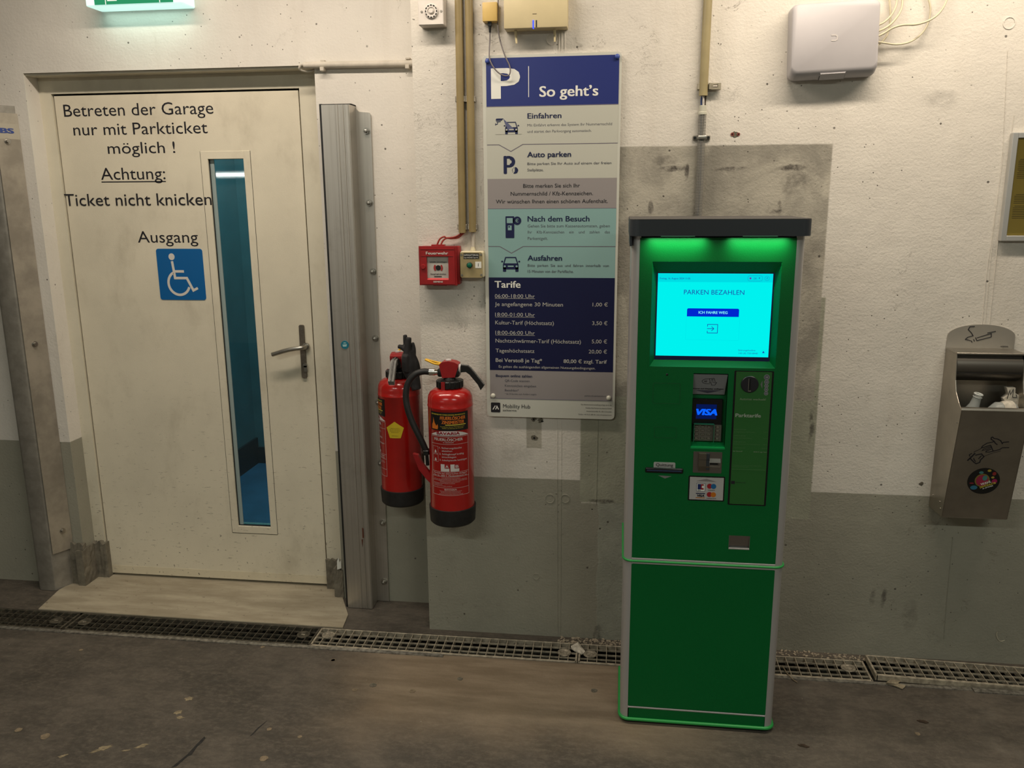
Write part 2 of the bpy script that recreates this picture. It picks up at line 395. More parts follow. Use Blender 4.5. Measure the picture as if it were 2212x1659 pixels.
M['mortar'] = simple('rough_mortar', (0.17, 0.152, 0.115), 0.9, var=0.3, scale=25, bump=1.0, bscale=90)
def door_material(name, c0):
    t = NT(name); X, Y, Z = t.xyz()
    c = t.mix(t.step(t.noise(3, 6, 0.6), 0.3, 0.75), c0, tuple(q*0.88 for q in c0))
    low = t.step(Z, 0.25, 1.25, True)
    scr = t.math('MULTIPLY', t.step(t.noise(1, 5, 0.72, t.sc(26, 26, 120)), 0.60, 0.655), low)
    chip = t.math('MULTIPLY', t.step(t.noise(62, 4, 0.6), 0.655, 0.68), t.step(Z, 0.0, 0.50, True))
    dirt = t.math('MULTIPLY', t.step(t.noise(5, 5, 0.65, t.sc(1, 1, 0.6)), 0.50, 0.75), 0.35)
    c = t.mix(dirt, c, (0.35, 0.30, 0.21)); c = t.mix(t.math('MULTIPLY', scr, 0.55), c, (0.15, 0.12, 0.085)); c = t.mix(chip, c, (0.07, 0.055, 0.04))
    t.col(c); t.rough(0.5); t.bump(t.noise(260, 4, 0.6), 0.28, 0.0012); return t.m
M['door'] = door_material('beige_door_paint', (0.76, 0.695, 0.545))
M['door_frame'] = door_material('beige_frame_paint', (0.70, 0.65, 0.515))
def alu_material():
    t = NT('weathered_aluminium'); s = t.noise(1, 4, 0.6, t.sc(130, 130, 1.5)); g = t.noise(4, 6, 0.65)
    c = t.mix(t.step(s, 0.25, 0.75), (0.49, 0.46, 0.41), (0.58, 0.55, 0.50)); c = t.mix(t.math('MULTIPLY', t.step(g, 0.5, 0.75), 0.5), c, (0.22, 0.19, 0.15))
    t.col(c); t.b.inputs['Metallic'].default_value = 0.85; t.rough(t.math('ADD', t.math('MULTIPLY', g, 0.25), 0.27)); t.bump(s, 0.03, 0.001); return t.m
M['alu'] = alu_material()

# ------------------------------------------------------------------ setting
# drain channel runs along the wall; the floor is cut open above it
GY0, GY1 = -0.170, -0.040
DX0, DX1 = -1.1005, -2.232   # right and left edge of the door opening
DH = 2.066
floor = struct(mk('floor', sheet(-5.5, 4.5, -5.6, 0.30, [(-3.2, 2.3, GY0-0.004, GY1+0.004)], -0.02, 0.0, floorp), M['floor'], origin=(0, 0, 0)))
def trough():
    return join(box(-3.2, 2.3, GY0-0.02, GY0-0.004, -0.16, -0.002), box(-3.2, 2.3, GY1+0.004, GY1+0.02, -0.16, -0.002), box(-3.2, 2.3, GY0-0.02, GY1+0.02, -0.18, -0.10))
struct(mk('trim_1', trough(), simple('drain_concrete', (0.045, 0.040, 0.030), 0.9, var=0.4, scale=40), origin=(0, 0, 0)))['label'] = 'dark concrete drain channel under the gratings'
struct(mk('trim_2', join(box(-3.2, -0.60, -0.192, -0.1745, -0.01, 0.0035), box(0.52, 1.1809, -0.190, -0.1745, -0.01, 0.003), box(1.1809+0.004, 2.3, -0.200, -0.178, -0.01, 0.005)), M['zinc'], origin=(0, 0, 0)))['label'] = 'thin metal edging strips in front of the drain'
wall_r = struct(mk('wall_right', box(-0.692, 4.5, 0.0, 0.45, -0.02, 2.72), M['wall'], origin=(0, 0, 0)))
wall_l = struct(mk('wall_left', sheet(-5.5, -0.66, -0.02, 2.72, [(DX1, DX0, -0.02, DH)], 0.205, 0.42, wallp), M['wall_door'], origin=(0, 0, 0)))
struct(mk('ceiling', box(-5.5, 4.5, -5.6, 0.45, 2.70, 2.85), M['plain_wall'], origin=(0, 0, 0)))
struct(mk('wall_back', box(-5.5, 4.5, -5.7, -5.5, -0.02, 2.72), M['plain_wall'], origin=(0, 0, 0)))
struct(mk('wall_far_left', box(-5.6, -5.4, -5.6, 0.45, -0.02, 2.72), M['plain_wall'], origin=(0, 0, 0)))
struct(mk('wall_far_right', box(4.4, 4.6, -5.6, 0.45, -0.02, 2.72), M['plain_wall'], origin=(0, 0, 0)))
# raised screed in the doorway
sl = [(-2.2852, -0.035), (-1.9, -0.036), (-1.5, -0.036), (-1.0225, -0.035), (-1.0343,0.0639), (-1.1042,0.2044), (-1.1379,0.2926), (-1.19, 0.42), (-2.20, 0.42), (-2.1897,0.3052), (-2.2917,0.2296), (-2.3128,0.1310)]
struct(mk('trim_3', prismz(sl, -0.005, 0.005), M['slab'], origin=(0, 0, 0)))['label'] = 'worn pale screed slab in the doorway'
def lumpy(x0, x1, y0, y1, z0, z1, amp, seed, nx=8, nz=8):
    """mortar fillet: front sheet with an uneven surface closed to the back"""
    rn = random.Random(seed); V, F = [], []
    for j in range(nz+1):
        for i in range(nx+1):
            e = rn.uniform(-amp, amp); zz = z0+(z1-z0)*j/nz+(rn.uniform(-0.008, 0.008) if j == nz else 0)
            V.append((x0+(x1-x0)*i/nx, y0+e, zz))
    n = len(V)
    for i in range(nx+1): V.append((x0+(x1-x0)*i/nx, y1, z0)); V.append((x0+(x1-x0)*i/nx, y1, z1))
    W = nx+1
    F += [(j*W+i, j*W+i+1, (j+1)*W+i+1, (j+1)*W+i) for j in range(nz) for i in range(nx)]
    F += [(nz*W+i, nz*W+i+1, n+2*(i+1)+1, n+2*i+1) for i in range(nx)]
    F += [tuple([j*W for j in range(nz+1)]+[n+1, n]), tuple([j*W+nx for j in range(nz, -1, -1)]+[n+2*nx, n+2*nx+1])]
    return V, F
mortar_r = join(lumpy(-1.192, -1.128, 0.268, 0.300, 0.0, 0.135, 0.0014, 1), lumpy(-1.135, -1.096, 0.200, 0.300, 0.0, 0.130, 0.0014, 2))
mortar_l = join(lumpy(-2.235, -2.170, 0.262, 0.300, 0.0, 0.165, 0.0018, 3), lumpy(-2.300, -2.225, 0.192, 0.215, 0.0, 0.185, 0.0018, 4), rot_vf(lumpy(-0.06, 0.06, -0.012, 0.02, 0.0, 0.160, 0.0018, 5), Matrix.Translation((-2.232, 0.235, 0)) @ Matrix.Rotation(radians(90), 4, 'Z')))
lab(mk('mortar_patch', mortar_r, M['mortar'], wall_l), 'rough grey mortar at the right foot of the door frame')
lab(mk('mortar_patch', mortar_l, M['mortar'], wall_l), 'rough grey mortar at the left foot of the door frame')
mk('paint_chip', prism([(-1.118, 0.128), (-1.100, 0.135), (-1.099, 0.175), (-1.106, 0.160), (-1.110, 0.182), (-1.117, 0.165)], 0.1985, 0.200), M['white_print'], wall_l)

# seams, plugs and chipped spots of the concrete wall
M['ridge'] = M['wall']
def ridge(pts, r, name='casting_seam'):
    return mk(name, tube([(x, -0.0005, z) for x, z in pts], r, 6, 1), M['wall'], wall_r, smooth=60)
ridge([(1.1361,2.0200), (1.1568,1.7249), (1.1582,1.4003), (1.1644,1.1939)], 0.0010)
ridge([(1.1761,1.8334), (1.1726,1.5152), (1.1778,1.1866)], 0.0013)
ridge([(1.1594,1.7249), (1.1509,1.3420), (1.1555,1.1863)], 0.0012)
ridge([(-0.2098,0.8404), (-0.2080,0.5042), (-0.2037,0.0100)], 0.0012)
ridge([(-0.1951,0.8408), (-0.1946,0.5047), (-0.1933,0.0107)], 0.0011)
ridge([(-0.0674,0.8444), (-0.0689,0.5277)], 0.0010)
ridge([(1.1413,0.4618), (1.1445,0.2391), (1.1498,0.0807)], 0.0011)
for x0, z0, x1, z1 in ((-0.2121,2.1288, -0.2116,2.0485), (-0.2033,2.1285, -0.2028,2.0483), (-0.1930,2.1282, -0.1924,2.0480)): ridge([(x0, z0), (x1, z1)], 0.0016)
for cx, cz, r in ((-0.2349,0.5436, 0.0165), (-0.1799,0.5458, 0.0155), (-0.2851,0.2387, 0.0120), (1.1322,2.0980, 0.0165), (-0.2341,2.0922, 0.0165), (1.2060,0.2009, 0.009)):
    n = 26; mk('plugged_hole', tube([(cx+r*cos(2*pi*i/n), -0.0005, cz+r*sin(2*pi*i/n)) for i in range(n+1)], 0.0017, 5, 0), M['wall'], wall_r, smooth=60)
def hole(cx, cz, r, seed, mat):
    rn = random.Random(seed); return mk('chipped_hole', prism([(cx+r*rn.uniform(0.6, 1.3)*cos(2*pi*i/14), cz+r*rn.uniform(0.6, 1.2)*sin(2*pi*i/14)) for i in range(14)], -0.0008, 0.001), mat, wall_r)
M['chip_grey'] = simple('chipped_plaster', (0.13, 0.115, 0.085), 0.9, var=0.4, scale=120)
M['plug_red'] = simple('red_wall_plug', (0.20, 0.03, 0.02), 0.6)
for i, (cx, cz, r) in enumerate(((-0.2931,0.8364, 0.009), (-0.2685,0.8337, 0.010), (-0.2915,0.7702, 0.011), (0.3498,1.7923, 0.011), (0.2414,1.5476, 0.008), (1.0217,0.6482, 0.007))):
    hole(cx, cz, r, 20+i, M['chip_grey'])
for i, (cx, cz, r) in enumerate(((-0.2931,0.8364, 0.0035), (-0.2636,0.8305, 0.0035), (-0.2915,0.7685, 0.0038))): mk('drill_hole', prism(ell(cx, cz, r, n=12), -0.0014, 0.001), M['void'], wall_r)
for i, (cx, cz, r) in enumerate(((0.3426,1.7924, 0.0055), (0.3613,1.7921, 0.0050))):
    mk('wall_plug', join(prism(ell(cx, cz, r, n=14), -0.0022, 0.001)), M['plug_red'], wall_r); mk('drill_hole', prism(ell(cx, cz, r*0.45, n=10), -0.0026, 0.001), M['void'], wall_r)
# ------------------------------------------------------------------ stair lobby behind the glazed slit of the door
M['lobby'] = simple('lobby_wall', (0.30, 0.33, 0.31), 0.8, var=0.15, scale=4)
M['lobby_floor'] = simple('lobby_blue_floor', (0.14, 0.27, 0.40), 0.5, var=0.2, scale=5)
struct(mk('floor_lobby', box(-2.45, -0.66, 0.42, 2.10, -0.03, -0.002), M['lobby_floor'], origin=(0, 0, 0)))
struct(mk('wall_lobby_left', box(-2.42, -2.225, 0.42, 2.10, -0.02, 2.72), M['lobby'], origin=(0, 0, 0)))
struct(mk('wall_lobby_back', box(-2.42, -0.66, 1.90, 2.10, -0.02, 2.72), M['lobby'], origin=(0, 0, 0)))
struct(mk('wall_lobby_right', box(-0.86, -0.66, 0.42, 2.10, -0.02, 2.72), M['lobby'], origin=(0, 0, 0)))
struct(mk('baseboard_lobby', join(box(-2.225, -2.210, 0.42, 1.90, -0.002, 0.16), box(-2.21, -0.86, 1.885, 1.90, -0.002, 0.10)), simple('dark_base', (0.035, 0.045, 0.05), 0.7), origin=(0, 0, 0)))
area('lobby_lamp', (-1.6, 1.1, 2.66), (0.6, 0.1), 26, (0.85, 1.0, 1.0), (-1.6, 1.1, 0))

# ------------------------------------------------------------------ door
door = thing('door_1', (-1.68, 0.29, 0.006), 'beige steel door with a narrow glazed slit and black lettering', None); door['kind'] = 'structure'
LX0, LX1, LZ0, LZ1 = -2.1775, -1.1985, 0.016, 1.993   # leaf
FO0, FO1, FOZ = -2.2425, -1.128, 2.058
fr = join(box(FO0, LX0-0.006, 0.282, 0.36, 0.004, FOZ), box(LX1+0.0075, FO1, 0.282, 0.36, 0.004, FOZ), box(LX0-0.006, LX1+0.0075, 0.282, 0.36, LZ1+0.007, FOZ),
          box(FO1, DX0, 0.284, 0.36, 0.004, FOZ+0.01))
mk('door_frame', fr, M['door_frame'], door)
mk('rebate', join(box(LX0-0.007, LX0+0.02, 0.336, 0.350, 0.004, 2.004), box(LX1-0.02, LX1+0.009, 0.336, 0.350, 0.004, 2.004), box(LX0, LX1, 0.336, 0.350, LZ1-0.02, 2.004)), M['void'], door)
mk('frame_seal', join(box(LX0-0.006, LX0-0.0005, 0.300, 0.336, 0.004, LZ1+0.006), box(LX1+0.0005, LX1+0.0075, 0.300, 0.336, 0.004, LZ1+0.006), box(LX0, LX1, 0.300, 0.336, LZ1+0.0005, LZ1+0.007)), M['void'], door)
mk('soffit_strip', box(DX1, DX0, 0.215, 0.36, FOZ, DH-0.001), M['door_frame'], door)
GX0, GX1, GZ0, GZ1 = -1.5745, -1.4295, 0.259, 1.7525
leaf = mk('door_leaf', sheet(LX0, LX1, LZ0, LZ1, [(GX0, GX1, GZ0, GZ1)], 0.290, 0.335, wallp), M['door'], door)
for x0, x1, z0, z1 in ((GX0-0.027, GX0+0.001, GZ0-0.03, GZ1+0.028), (GX1-0.001, GX1+0.027, GZ0-0.03, GZ1+0.028), (GX0, GX1, GZ0-0.03, GZ0+0.001), (GX0, GX1, GZ1-0.001, GZ1+0.028)):
    mk('glazing_bead', bbox(x0, x1, 0.2885, 0.322, z0, z1, 0.001, 1), M['door'], leaf)
for gx_, w_ in ((GX0-0.0283, 0.0007), (GX1+0.0272, 0.0014)): mk('bead_gap', box(gx_, gx_+w_, 0.2892, 0.292, GZ0-0.03, GZ1+0.028), M['void'], leaf)
mk('bead_gap', box(GX0-0.027, GX1+0.027, 0.2892, 0.292, GZ0-0.0316, GZ0-0.0302), M['void'], leaf)
def glass(name, col, rough=0.02, refl=1.0):
    t = NT(name); tr = t.n('ShaderNodeBsdfTransparent'); tr.inputs[0].default_value = (*col, 1); gl = t.n('ShaderNodeBsdfGlossy'); gl.inputs['Roughness'].default_value = rough
    fz = t.n('ShaderNodeFresnel'); fz.inputs[0].default_value = 1.5; mx = t.n('ShaderNodeMixShader')
    t.link(t.math('MULTIPLY', fz.outputs[0], refl), mx.inputs[0]); t.link(tr.outputs[0], mx.inputs[1]); t.link(gl.outputs[0], mx.inputs[2])
    t.link(mx.outputs[0], t.t.nodes['Material Output'].inputs[0]); return t.m
M['door_glass'] = glass('blue_door_glass', (0.30, 0.56, 0.64), refl=2.2)
mk('glass_pane', box(GX0-0.004, GX1+0.004, 0.309, 0.314, GZ0-0.004, GZ1+0.004), M['door_glass'], leaf)
mk('glazing_seal', join(box(GX0, GX0+0.0015, 0.296, 0.309, GZ0, GZ1), box(GX0, GX1, 0.296, 0.309, GZ0, GZ0+0.002)), M['rubber'], leaf)
mk('seal_lip', box(GX0+0.0015, GX0+0.017, 0.305, 0.309, GZ0+0.002, GZ1), simple('pale_seal', (0.30, 0.37, 0.36), 0.5), leaf)
# bottom wear strip
mk('kick_strip', box(LX0+0.001, LX1-0.001, 0.2893, 0.2905, LZ0, 0.052), door_material('beige_kick_paint', (0.74, 0.66, 0.49)), leaf)
# handle
hp = mk('handle_plate', prism(rrect(-1.2504,-1.2298,0.9044,1.1179, 0.006), 0.282, 0.2905), simple('handle_plate_steel', (0.17, 0.145, 0.115), 0.45, 0.6, var=0.2, scale=50), leaf, smooth=40)
hx, hz = -1.2241,1.0337
mk('lever', join(tube([(hx, 0.285, hz), (hx, 0.255, hz), (hx-0.012, 0.243, hz-0.001), (hx-0.06, 0.240, hz-0.009), (-1.3496,0.2420,1.0054)], 0.0088, 12, 5), cyl((hx, 0.284, hz), (hx, 0.277, hz), 0.014)), M['steel'], leaf, smooth=50)
mk('lock_cylinder', join(prism(ell(-1.2333,0.9573, 0.0085), 0.279, 0.283), prism([(-1.2392,0.9553), (-1.2258,0.9556), (-1.2235,0.9312), (-1.2369,0.9310)], 0.279, 0.283)), M['steel'], leaf, smooth=40)
mk('screw', join(lathey([(0.003, 0), (0.003, 0.001)], -1.2375,1.1000, 0.282, 10), lathey([(0.003, 0), (0.003, 0.001)], -1.2339,0.9179, 0.282, 10)), M['steel'], leaf)
# lettering
BP = M['black_print']
text('Betreten der Garage', -2.1440,1.9166,-1.5349,0.0473, 0.2894, BP, leaf)
text('nur mit Parkticket', -2.1132,1.8466,-1.5643,0.0466, 0.2894, BP, leaf)
text('möglich !', -1.9790,1.7765,-1.7018,0.0447, 0.2894, BP, leaf)
text('Achtung:', -2.0197,1.6790,-1.7519,0.0476, 0.2894, BP, leaf, under=True)
text('Ticket nicht knicken', -2.1857,1.5803,-1.5713,0.0485, 0.2881, BP, leaf)
text('Ausgang', -1.8929,1.4371,-1.6412,0.0468, 0.2894, BP, leaf)
asn = mk('accessible_sign', prism(rrect(-1.8205,-1.6280,1.2118,1.4131, 0.010), 0.2880, 0.2905), simple('sign_blue', (0.0, 0.11, 0.34), 0.35), door, smooth=30)
lab(asn, 'blue square sign with a white wheelchair symbol')
WP = simple('sign_white', (0.68, 0.64, 0.58), 0.4)
wy0, wy1 = 0.2873, 0.2882
SX0, SX1, SZB, SZ0 = -1.8205,-1.6280,1.2118,1.4131
# wheelchair symbol drawn on the sign's own grid of 100 units
ax, bx, az, bz = SX0, SX1, SZB, SZ0
g = lambda u, v: (ax+(bx-ax)*u/100, az+(bz-az)*v/100)
sym = [prism([g(33+6.6*cos(2*pi*i/24), 84.5+6.6*sin(2*pi*i/24)) for i in range(24)], wy0, wy1),
       ribbon([g(33, 76), g(36.5, 43), g(62, 43), g(74, 19), g(84, 23.5)], 0.0098, wy0, wy1), ribbon([g(37.0, 56), g(57, 56)], 0.0098, wy0-0.0002, wy1)]
arc = [g(44+23*cos(a), 33+23*sin(a)) for a in [radians(118+i*(340-118)/22) for i in range(23)]]
sym.append(ribbon(arc, 0.0098, wy0, wy1))
mk('wheelchair_symbol', join(*sym), WP, asn)
# ------------------------------------------------------------------ flood barrier posts on both sides of the door
def bolt(x, y, z, parent, n='bolt'):
    hexa = [(x+0.0105*cos(pi/3*i+0.3), z+0.0105*sin(pi/3*i+0.3)) for i in range(6)]
    return mk(n, join(lathey([(0.0135, 0), (0.0135, 0.002)], x, z, y, 16), prism(hexa, y-0.010, y-0.001), lathey([(0.006, 0.009), (0.006, 0.017), (0.004, 0.018)], x, z, y, 12)), M['steel'], parent, smooth=40)
rx0, rx1, rzt = -1.0545, -0.9535, 1.922
rail = thing('flood_barrier_post', (-1.0, 0.16, 0), 'aluminium flood barrier post right of the door, beside the fire extinguishers', 'post', 'flood barrier posts')
mk('channel', join(box(rx0, rx1, 0.126, 0.132, 0.002, rzt), box(rx1-0.006, rx1, 0.132, 0.2, 0.002, rzt), box(rx0, rx0+0.006, 0.132, 0.2, 0.002, rzt)), M['alu'], rail)
for a, b in ((0.050, 0.060), (0.074, 0.080), (0.086, 0.099)): mk('rib', bbox(rx0+a, rx0+b, 0.1232, 0.127, 0.002, rzt, 0.001, 1), M['alu'], rail)
mk('flange', prism([(rx1, 0.002), (-0.9055, 0.002), (-0.8985, rzt-0.03), (-0.9035, rzt-0.022), (-0.942, rzt-0.018), (rx1, rzt-0.004)], 0.197, 0.2045), M['alu'], rail)
mk('shadow_strip', box(rx0-0.010, rx0, 0.134, 0.204, 0.002, rzt+0.004), M['rubber'], rail)  # black strip standing in for the shadow between wall and channel edge
mk('top_gap', box(rx0-0.010, rx1, 0.150, 0.204, rzt, rzt+0.005), M['void'], rail)
for bx_, bz_ in ((-0.9154,1.8356), (-0.9165,1.5839), (-0.9136,1.3348), (-0.9157,1.0837), (-0.9137,0.8347), (-0.9148,0.5902), (-0.9177,0.3412), (-0.9225,0.0877)): bolt(bx_, 0.197, bz_, rail)
lab(mk('round_sticker', prism(ell(-1.0112,1.0703, 0.0155), 0.1221, 0.1262), simple('sticker_teal', (0.01, 0.17, 0.24), 0.4), rail), 'small round teal sticker')
sx_, sz_ = -1.0112,1.0703
mk('sticker_print', join(prism([(sx_-0.009, sz_+0.001), (sx_+0.008, sz_+0.003), (sx_+0.006, sz_-0.006), (sx_-0.007, sz_-0.007)], 0.1217, 0.1223), prism([(sx_-0.006, sz_+0.005), (sx_+0.006, sz_+0.006), (sx_+0.004, sz_+0.009), (sx_-0.004, sz_+0.009)], 0.1217, 0.1223)), simple('sticker_pale', (0.35, 0.55, 0.55), 0.5), rail)
mk('rust_streak', join(prism([(-0.9796,0.3475), (-0.9742,0.3439), (-0.9741,0.3053), (-0.9797,0.3050)], 0.1216, 0.1235), prism([(-0.9839,0.2971), (-0.9781,0.2993), (-0.9816,0.2661)], 0.1216, 0.1235)), simple('rust', (0.10, 0.03, 0.015), 0.9), rail)

lp = thing('flood_barrier_post', (-2.36, 0.16, 0), 'aluminium flood barrier post left of the door with a blue-lettered plate', 'post', 'flood barrier posts')
PA, PB = Vector((-2.321, 0.126, 0)), Vector((-2.279, 0.2045, 0)); PD = (PB-PA).normalized(); PN = Vector((PD.y, -PD.x, 0))
def sp(u, v, o=0.0): return tuple(PA+PD*u+PN*o+Vector((0, 0, v)))
PW = (PB-PA).length
post = [(-2.405, 0.2045)]+[(-2.405+0.016+0.016*cos(a), 0.126+0.016+0.016*sin(a)) for a in (pi, pi*1.17, pi*1.33, pi*1.5)]+[(-2.330, 0.126), (-2.324, 0.1285), (-2.2835, 0.2045)]
mk('channel', prismz(post, 0.002, 1.95), simple('grey_post', (0.30, 0.28, 0.24), 0.45, 0.5, var=0.2, scale=20), lp, smooth=40)
def slab_on(u0, u1, v0, v1, o0, o1):
    return [sp(u, v, o) for o in (o0, o1) for v in (v0, v1) for u in (u0, u1)], [(0, 2, 3, 1), (4, 5, 7, 6), (0, 1, 5, 4), (2, 6, 7, 3), (0, 4, 6, 2), (1, 3, 7, 5)]
mk('side_plate', slab_on(0.0035, PW, 0.165, 1.922, 0.0, 0.004), simple('grey_plate', (0.40, 0.36, 0.295), 0.42, 0.5, var=0.25, scale=9), lp)
for bu, bv in ((0.0413,1.8203), (0.0421,1.0465), (0.0535,0.2533)):
    mk('bolt', join(cyl(sp(bu, bv, 0.003), sp(bu, bv, 0.006), 0.0115, n=16), cyl(sp(bu, bv, 0.005), sp(bu, bv, 0.017), 0.0072, n=12), cyl(sp(bu, bv, 0.017), sp(bu, bv, 0.0175), 0.0035, n=6)), M['steel'], lp, smooth=40)
mk('label_plate', slab_on(0.004, PW-0.001, 1.828, 1.884, 0.004, 0.0046), simple('plate_grey', (0.46, 0.42, 0.34), 0.45, 0.4), lp)
(iu0, iv0), (iu1, iv1) = (0.0093,1.8486), (0.0666,1.8501)
text('IBS', iu0, (iv0+iv1)/2, iu1, 0.0185, 0, simple('post_blue', (0.03, 0.06, 0.25), 0.5), lp, bold=0.05, tf=lambda u, v: sp(u, v, 0.0052))
# ------------------------------------------------------------------ drain gratings
M['grate'] = simple('dirty_galvanised_grating', (0.10, 0.088, 0.064), 0.62, 0.45, var=0.55, scale=45, bump=0.4)
M['grate_pale'] = simple('dusty_galvanised_grating', (0.40, 0.35, 0.265), 0.60, 0.3, var=0.4, scale=45, bump=0.4)
M['disc'] = simple('grating_clip', (0.34, 0.30, 0.23), 0.6, 0.4, var=0.5, scale=90)
GL, GH = 0.978, 0.019
bar_me = {}
def grate(x0, mat, label, discs, tilt=0.0, lift=0.0, GL=0.978):
    g0 = thing('drain_grating', (x0, (GY0+GY1)/2, 0.0), label, 'grating', 'drain gratings along the wall')
    x1 = x0+GL
    frame = join(bbox(x0+0.002, x1-0.002, GY0, GY0+0.0105, -GH, 0.001, 0.001, 1), bbox(x0+0.002, x1-0.002, GY1-0.006, GY1, -GH, 0.001, 0.001, 1),
                 bbox(x0, x0+0.007, GY0, GY1, -GH, 0.001, 0.001, 1), bbox(x1-0.007, x1, GY0, GY1, -GH, 0.001, 0.001, 1))
    mk('frame', frame, mat, g0)
    for k in range(3): mk('long_bar', box(x0+0.004, x1-0.004, GY0+(k+1)*0.0317-0.0011, GY0+(k+1)*0.0317+0.0011, -0.006, 0.0), mat, g0)
    if mat not in bar_me:
        v, f = box(-0.0013, 0.0013, GY0+0.005-ORI[g0].y, GY1-0.004-ORI[g0].y, -GH, 0.0003)
        me = bpy.data.meshes.new('cross_bar'); me.from_pydata(v, [], f); me.materials.append(mat); bar_me[mat] = me
    n = 29
    for i in range(1, n+1):
        o = bpy.data.objects.new('cross_bar', bar_me[mat]); COL.objects.link(o); o.parent = g0; o.location = (GL/30*i, 0, 0); ORI[o] = ORI[g0]
    for dx, dy in discs:
        cx, cy = x0+dx, dy
        v, f = lathe([(0.0, -0.004), (0.010, -0.004), (0.012, 0.001), (0.019, 0.0035), (0.024, 0.003), (0.025, 0.0006)], cx, cy, 0.0, 22)
        d = mk('clip_disc', (v, f), M['disc'] if mat is M['grate_pale'] else M['grate'], g0, smooth=50)
        mk('clip_screw', bbox(cx-0.008, cx+0.006, cy-0.003, cy+0.003, -0.003, 0.0025, 0.001, 1), M['disc'], d)
    g0.location.z += lift
    if tilt: g0.rotation_euler = (0, tilt, 0)
    return g0
grate(-3.078, M['grate'], 'dirty drain grating at the left edge, partly out of view', [(GL-0.055, -0.108)])
grate(-2.088, M['grate'], 'dirty drain grating clogged with grit in front of the door', [(0.050, -0.105), (GL-0.045, -0.098)], GL=0.981)
grate(-1.105, M['grate_pale'], 'drain grating in front of the fire extinguishers with two clip discs', [(0.045, -0.090), (GL-0.045, -0.110)], GL=0.981)
grate(-0.121, M['grate_pale'], 'drain grating running behind the green payment machine', [(0.042, -0.110), (GL-0.045, -0.095)], GL=0.996)
grate(0.881, M['grate_pale'], 'loose drain grating at the right whose left end sticks up', [], tilt=radians(1.25), lift=0.024)

# debris on and beside the gratings
M['card'] = simple('dirty_cardboard', (0.26, 0.215, 0.145), 0.9, var=0.35, scale=60, bump=0.5)
M['paper'] = simple('crumpled_paper', (0.52, 0.48, 0.40), 0.85, var=0.3, scale=50, bump=0.6)
def crumple(pts, z, th, seed, amp=0.004):
    rn = random.Random(seed); n = len(pts); cx = sum(p[0] for p in pts)/n; cy = sum(p[1] for p in pts)/n
    ring = []; 
    for k in range(n):
        a, b = pts[k], pts[(k+1) % n]; ring += [a, ((a[0]+b[0])/2+rn.uniform(-amp, amp), (a[1]+b[1])/2+rn.uniform(-amp, amp))]
    m_ = len(ring); V = [(x, y, z+rn.uniform(0, amp)) for x, y in ring]+[((x+cx)/2, (y+cy)/2, z+th+rn.uniform(-amp, amp)) for x, y in ring]+[(cx, cy, z+th*1.2)]+[(x, y, z-0.001) for x, y in ring]
    F = [(i, (i+1) % m_, m_+(i+1) % m_, m_+i) for i in range(m_)]+[(m_+i, m_+(i+1) % m_, 2*m_) for i in range(m_)]+[(i, (i+1) % m_, 2*m_+1+(i+1) % m_, 2*m_+1+i) for i in range(m_)]+[tuple(range(2*m_+1, 3*m_+1))]
    return V, F
tag(mk('crumpled_paper', crumple([(-0.1508,-0.0754), (-0.1257,-0.0400), (-0.0976,-0.1009), (-0.1099,-0.1212), (-0.1376,-0.0993)], 0.004, 0.008, 3), M['paper']), 'small crumpled pale scrap lying on the drain grating', 'litter')
tag(mk('cardboard_scrap', crumple([(0.9103,-0.1816), (0.9323,-0.1625), (0.9618,-0.1919), (0.9709,-0.1908), (0.9542,-0.2116), (0.9403,-0.1998)], 0.004, 0.005, 4, 0.003), M['card']), 'torn cardboard scrap on the floor below the raised grating', 'litter')
tag(mk('cardboard_scrap', crumple([(0.9086,-0.1895), (0.9256,-0.1714), (0.9607,-0.1727), (0.9427,-0.1936)], 0.010, 0.004, 5, 0.002), M['card']), 'torn cardboard flake stuck in the end of the raised grating', 'litter')
tag(mk('twig', tube([(0.5874,-0.1123, 0.004), (0.5940,-0.1611, 0.006), (0.6064,-0.1932, 0.004), (0.6182,-0.2108, 0.003)], 0.0016, 6, 3), simple('straw', (0.24, 0.19, 0.12), 0.9)), 'thin straw lying across the grating right of the payment machine', 'litter')
grit = []
rn = random.Random(11)
for k in range(260):
    if k < 130: x, y = rn.uniform(-0.20, 0.06), rn.uniform(-0.040, -0.004)
    else: x, y = rn.uniform(0.50, 0.90), rn.uniform(-0.040, -0.004)
    s_ = rn.uniform(0.0015, 0.006)
    grit.append(rot_vf(box(-s_, s_, -s_*0.5, s_*0.5, 0, s_*0.7), Matrix.Translation((x, y, 0.0)) @ Matrix.Rotation(rn.uniform(0, pi), 4, 'Z') @ Matrix.Rotation(rn.uniform(-0.2, 0.2), 4, 'X')))
gr_ = tag(mk('grit', join(*grit), simple('pale_grit', (0.36, 0.30, 0.22), 0.95, var=0.4, scale=90)), 'pale flakes and grit along the foot of the wall', 'grit'); gr_['kind'] = 'stuff'
tag(mk('string_end', tube([(1.3207,-0.0030,0.1205), (1.3204,-0.0040,0.1075), (1.3261,-0.0050,0.0938), (1.3357,-0.0040,0.0863), (1.3487,-0.0030,0.0899)], 0.0011, 6, 5), simple('pale_string', (0.55, 0.50, 0.38), 0.8)), 'short curved pale string stuck low on the grey wall', 'string')
